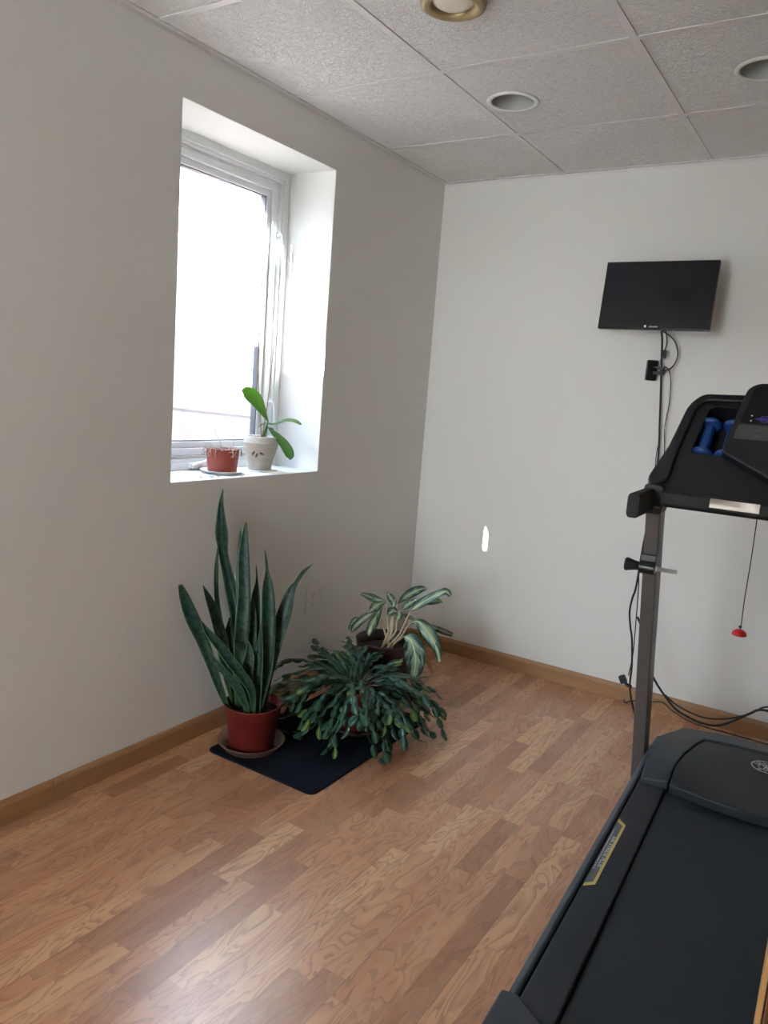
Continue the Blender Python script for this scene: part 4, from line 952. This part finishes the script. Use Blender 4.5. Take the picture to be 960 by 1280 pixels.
# ---------------------------------------------------------------- cabinet at the lower right
ang = math.atan2(1.8992 - 1.8905, .40)
t = thing('wooden_cabinet', 'brown wooden cabinet corner at the lower right edge', 'cabinet', (1.8905, -2.35, 0), ang)
bm = B(); add_box(bm, .002, .30, -.398, -.002, .06, 1.10); add_box(bm, .03, .27, -.37, -.03, 0, .06); obj('body', bm, m_cab, t)
bm = B(); add_box(bm, -.001, .0025, -.4005, -.0, .06, 1.10); obj('side_panel', bm, m_cab2, t)
bm = B(); add_box(bm, .004, .298, -.418, -.4005, .08, 1.08); dr = obj('door', bm, m_cab, t, bevel=.003)
bm = B(); add_lathe(bm, [(0, 0), (.006, 0), (.006, .012), (.013, .018), (.011, .025), (0, .027)], n=20, mtx=Matrix.Translation((.26, -.418, .55)) @ Matrix.Rotation(PI / 2, 4, 'X')); obj('knob', bm, m_chrome, dr)
bm = B(); add_box(bm, .004, .315, -.425, .0, 1.10, 1.125); obj('top', bm, m_cab, t, bevel=.004)

# ---------------------------------------------------------------- light
sd = Vector((1., 2.25, -2.0)).normalized()
sun = bpy.data.lights.new('sun', 'SUN'); sun.energy = SUN_E; sun.angle = R(.53); sun.color = (1., .985, .96)
so = bpy.data.objects.new('sun', sun); COL.objects.link(so); so.rotation_euler = sd.to_track_quat('-Z', 'Y').to_euler(); so.location = (-3, -5, 8)
w = bpy.data.worlds.new('sky'); SC.world = w; w.use_nodes = True; nt = w.node_tree; bg = nt.nodes['Background']
tcw = nt.nodes.new('ShaderNodeTexCoord'); spw = nt.nodes.new('ShaderNodeSeparateXYZ'); nt.links.new(tcw.outputs['Generated'], spw.inputs[0])
mr = nt.nodes.new('ShaderNodeMapRange'); mr.inputs[1].default_value = -1; mr.inputs[2].default_value = 1; nt.links.new(spw.outputs[2], mr.inputs[0])
rp = nt.nodes.new('ShaderNodeValToRGB'); ee = rp.color_ramp.elements
ee[0].position = .47; ee[0].color = (.20, .19, .16, 1); ee[1].position = 1.; ee[1].color = (.42, .64, 1., 1)
e2 = ee.new(.505); e2.color = (.92, .96, 1., 1); e3 = ee.new(.68); e3.color = (.70, .85, 1., 1)
nt.links.new(mr.outputs[0], rp.inputs[0]); nt.links.new(rp.outputs[0], bg.inputs[0]); bg.inputs[1].default_value = SKY_E
SC_P = []
def portal(name, loc, rot, sx, sy):
    a = bpy.data.lights.new(name, 'AREA'); a.shape = 'RECTANGLE'; a.size = sx; a.size_y = sy; a.cycles.is_portal = True; SC_P.append(a)
    o = bpy.data.objects.new(name, a); COL.objects.link(o); o.location = loc; o.rotation_euler = rot; return o
p1 = portal('window_light', (-.30, (wy0 + wy1) / 2, (wz0 + wz1) / 2), (0, 0, 0), wy1 - wy0 - .2, wz1 - wz0 - .2)
p1.rotation_euler = Vector((1, 0, 0)).to_track_quat('-Z', 'Z').to_euler()
p2 = portal('window_light', ((RX0 + RX1) / 2, Y0 - .17, (RZ0 + RZ1) / 2), (0, 0, 0), RX1 - RX0, RZ1 - RZ0)  # sky portal of the added fill window
p2.rotation_euler = Vector((0, 1, 0)).to_track_quat('-Z', 'Z').to_euler()

# ---------------------------------------------------------------- camera
cam = bpy.data.cameras.new('camera'); co = bpy.data.objects.new('camera', cam); COL.objects.link(co)
F = 956.98; yaw, pitch, roll = -.558676, -.15817, .0771818
fw = Vector((math.sin(yaw) * math.cos(pitch), math.cos(yaw) * math.cos(pitch), math.sin(pitch)))
r0 = Vector((math.cos(yaw), -math.sin(yaw), 0)); u0 = r0.cross(fw)
r1 = r0 * math.cos(roll) + u0 * math.sin(roll); u1 = -r0 * math.sin(roll) + u0 * math.cos(roll)
co.matrix_world = Matrix(((r1.x, u1.x, -fw.x, 1.90886), (r1.y, u1.y, -fw.y, -3.37640), (r1.z, u1.z, -fw.z, 1.29028), (0, 0, 0, 1)))
cam.sensor_fit = 'VERTICAL'; cam.sensor_height = 24.; cam.lens = F / 1280 * 24.; cam.clip_start = .05
SC.camera = co
SC.view_settings.view_transform = 'Standard'; SC.view_settings.look = 'None'; SC.view_settings.gamma = 1; SC.view_settings.use_curve_mapping = False
SC.view_settings.exposure = EXPO
SC.cycles.max_bounces = 10; SC.cycles.diffuse_bounces = 7; SC.cycles.transparent_max_bounces = 12
SC.cycles.sample_clamp_indirect = 8
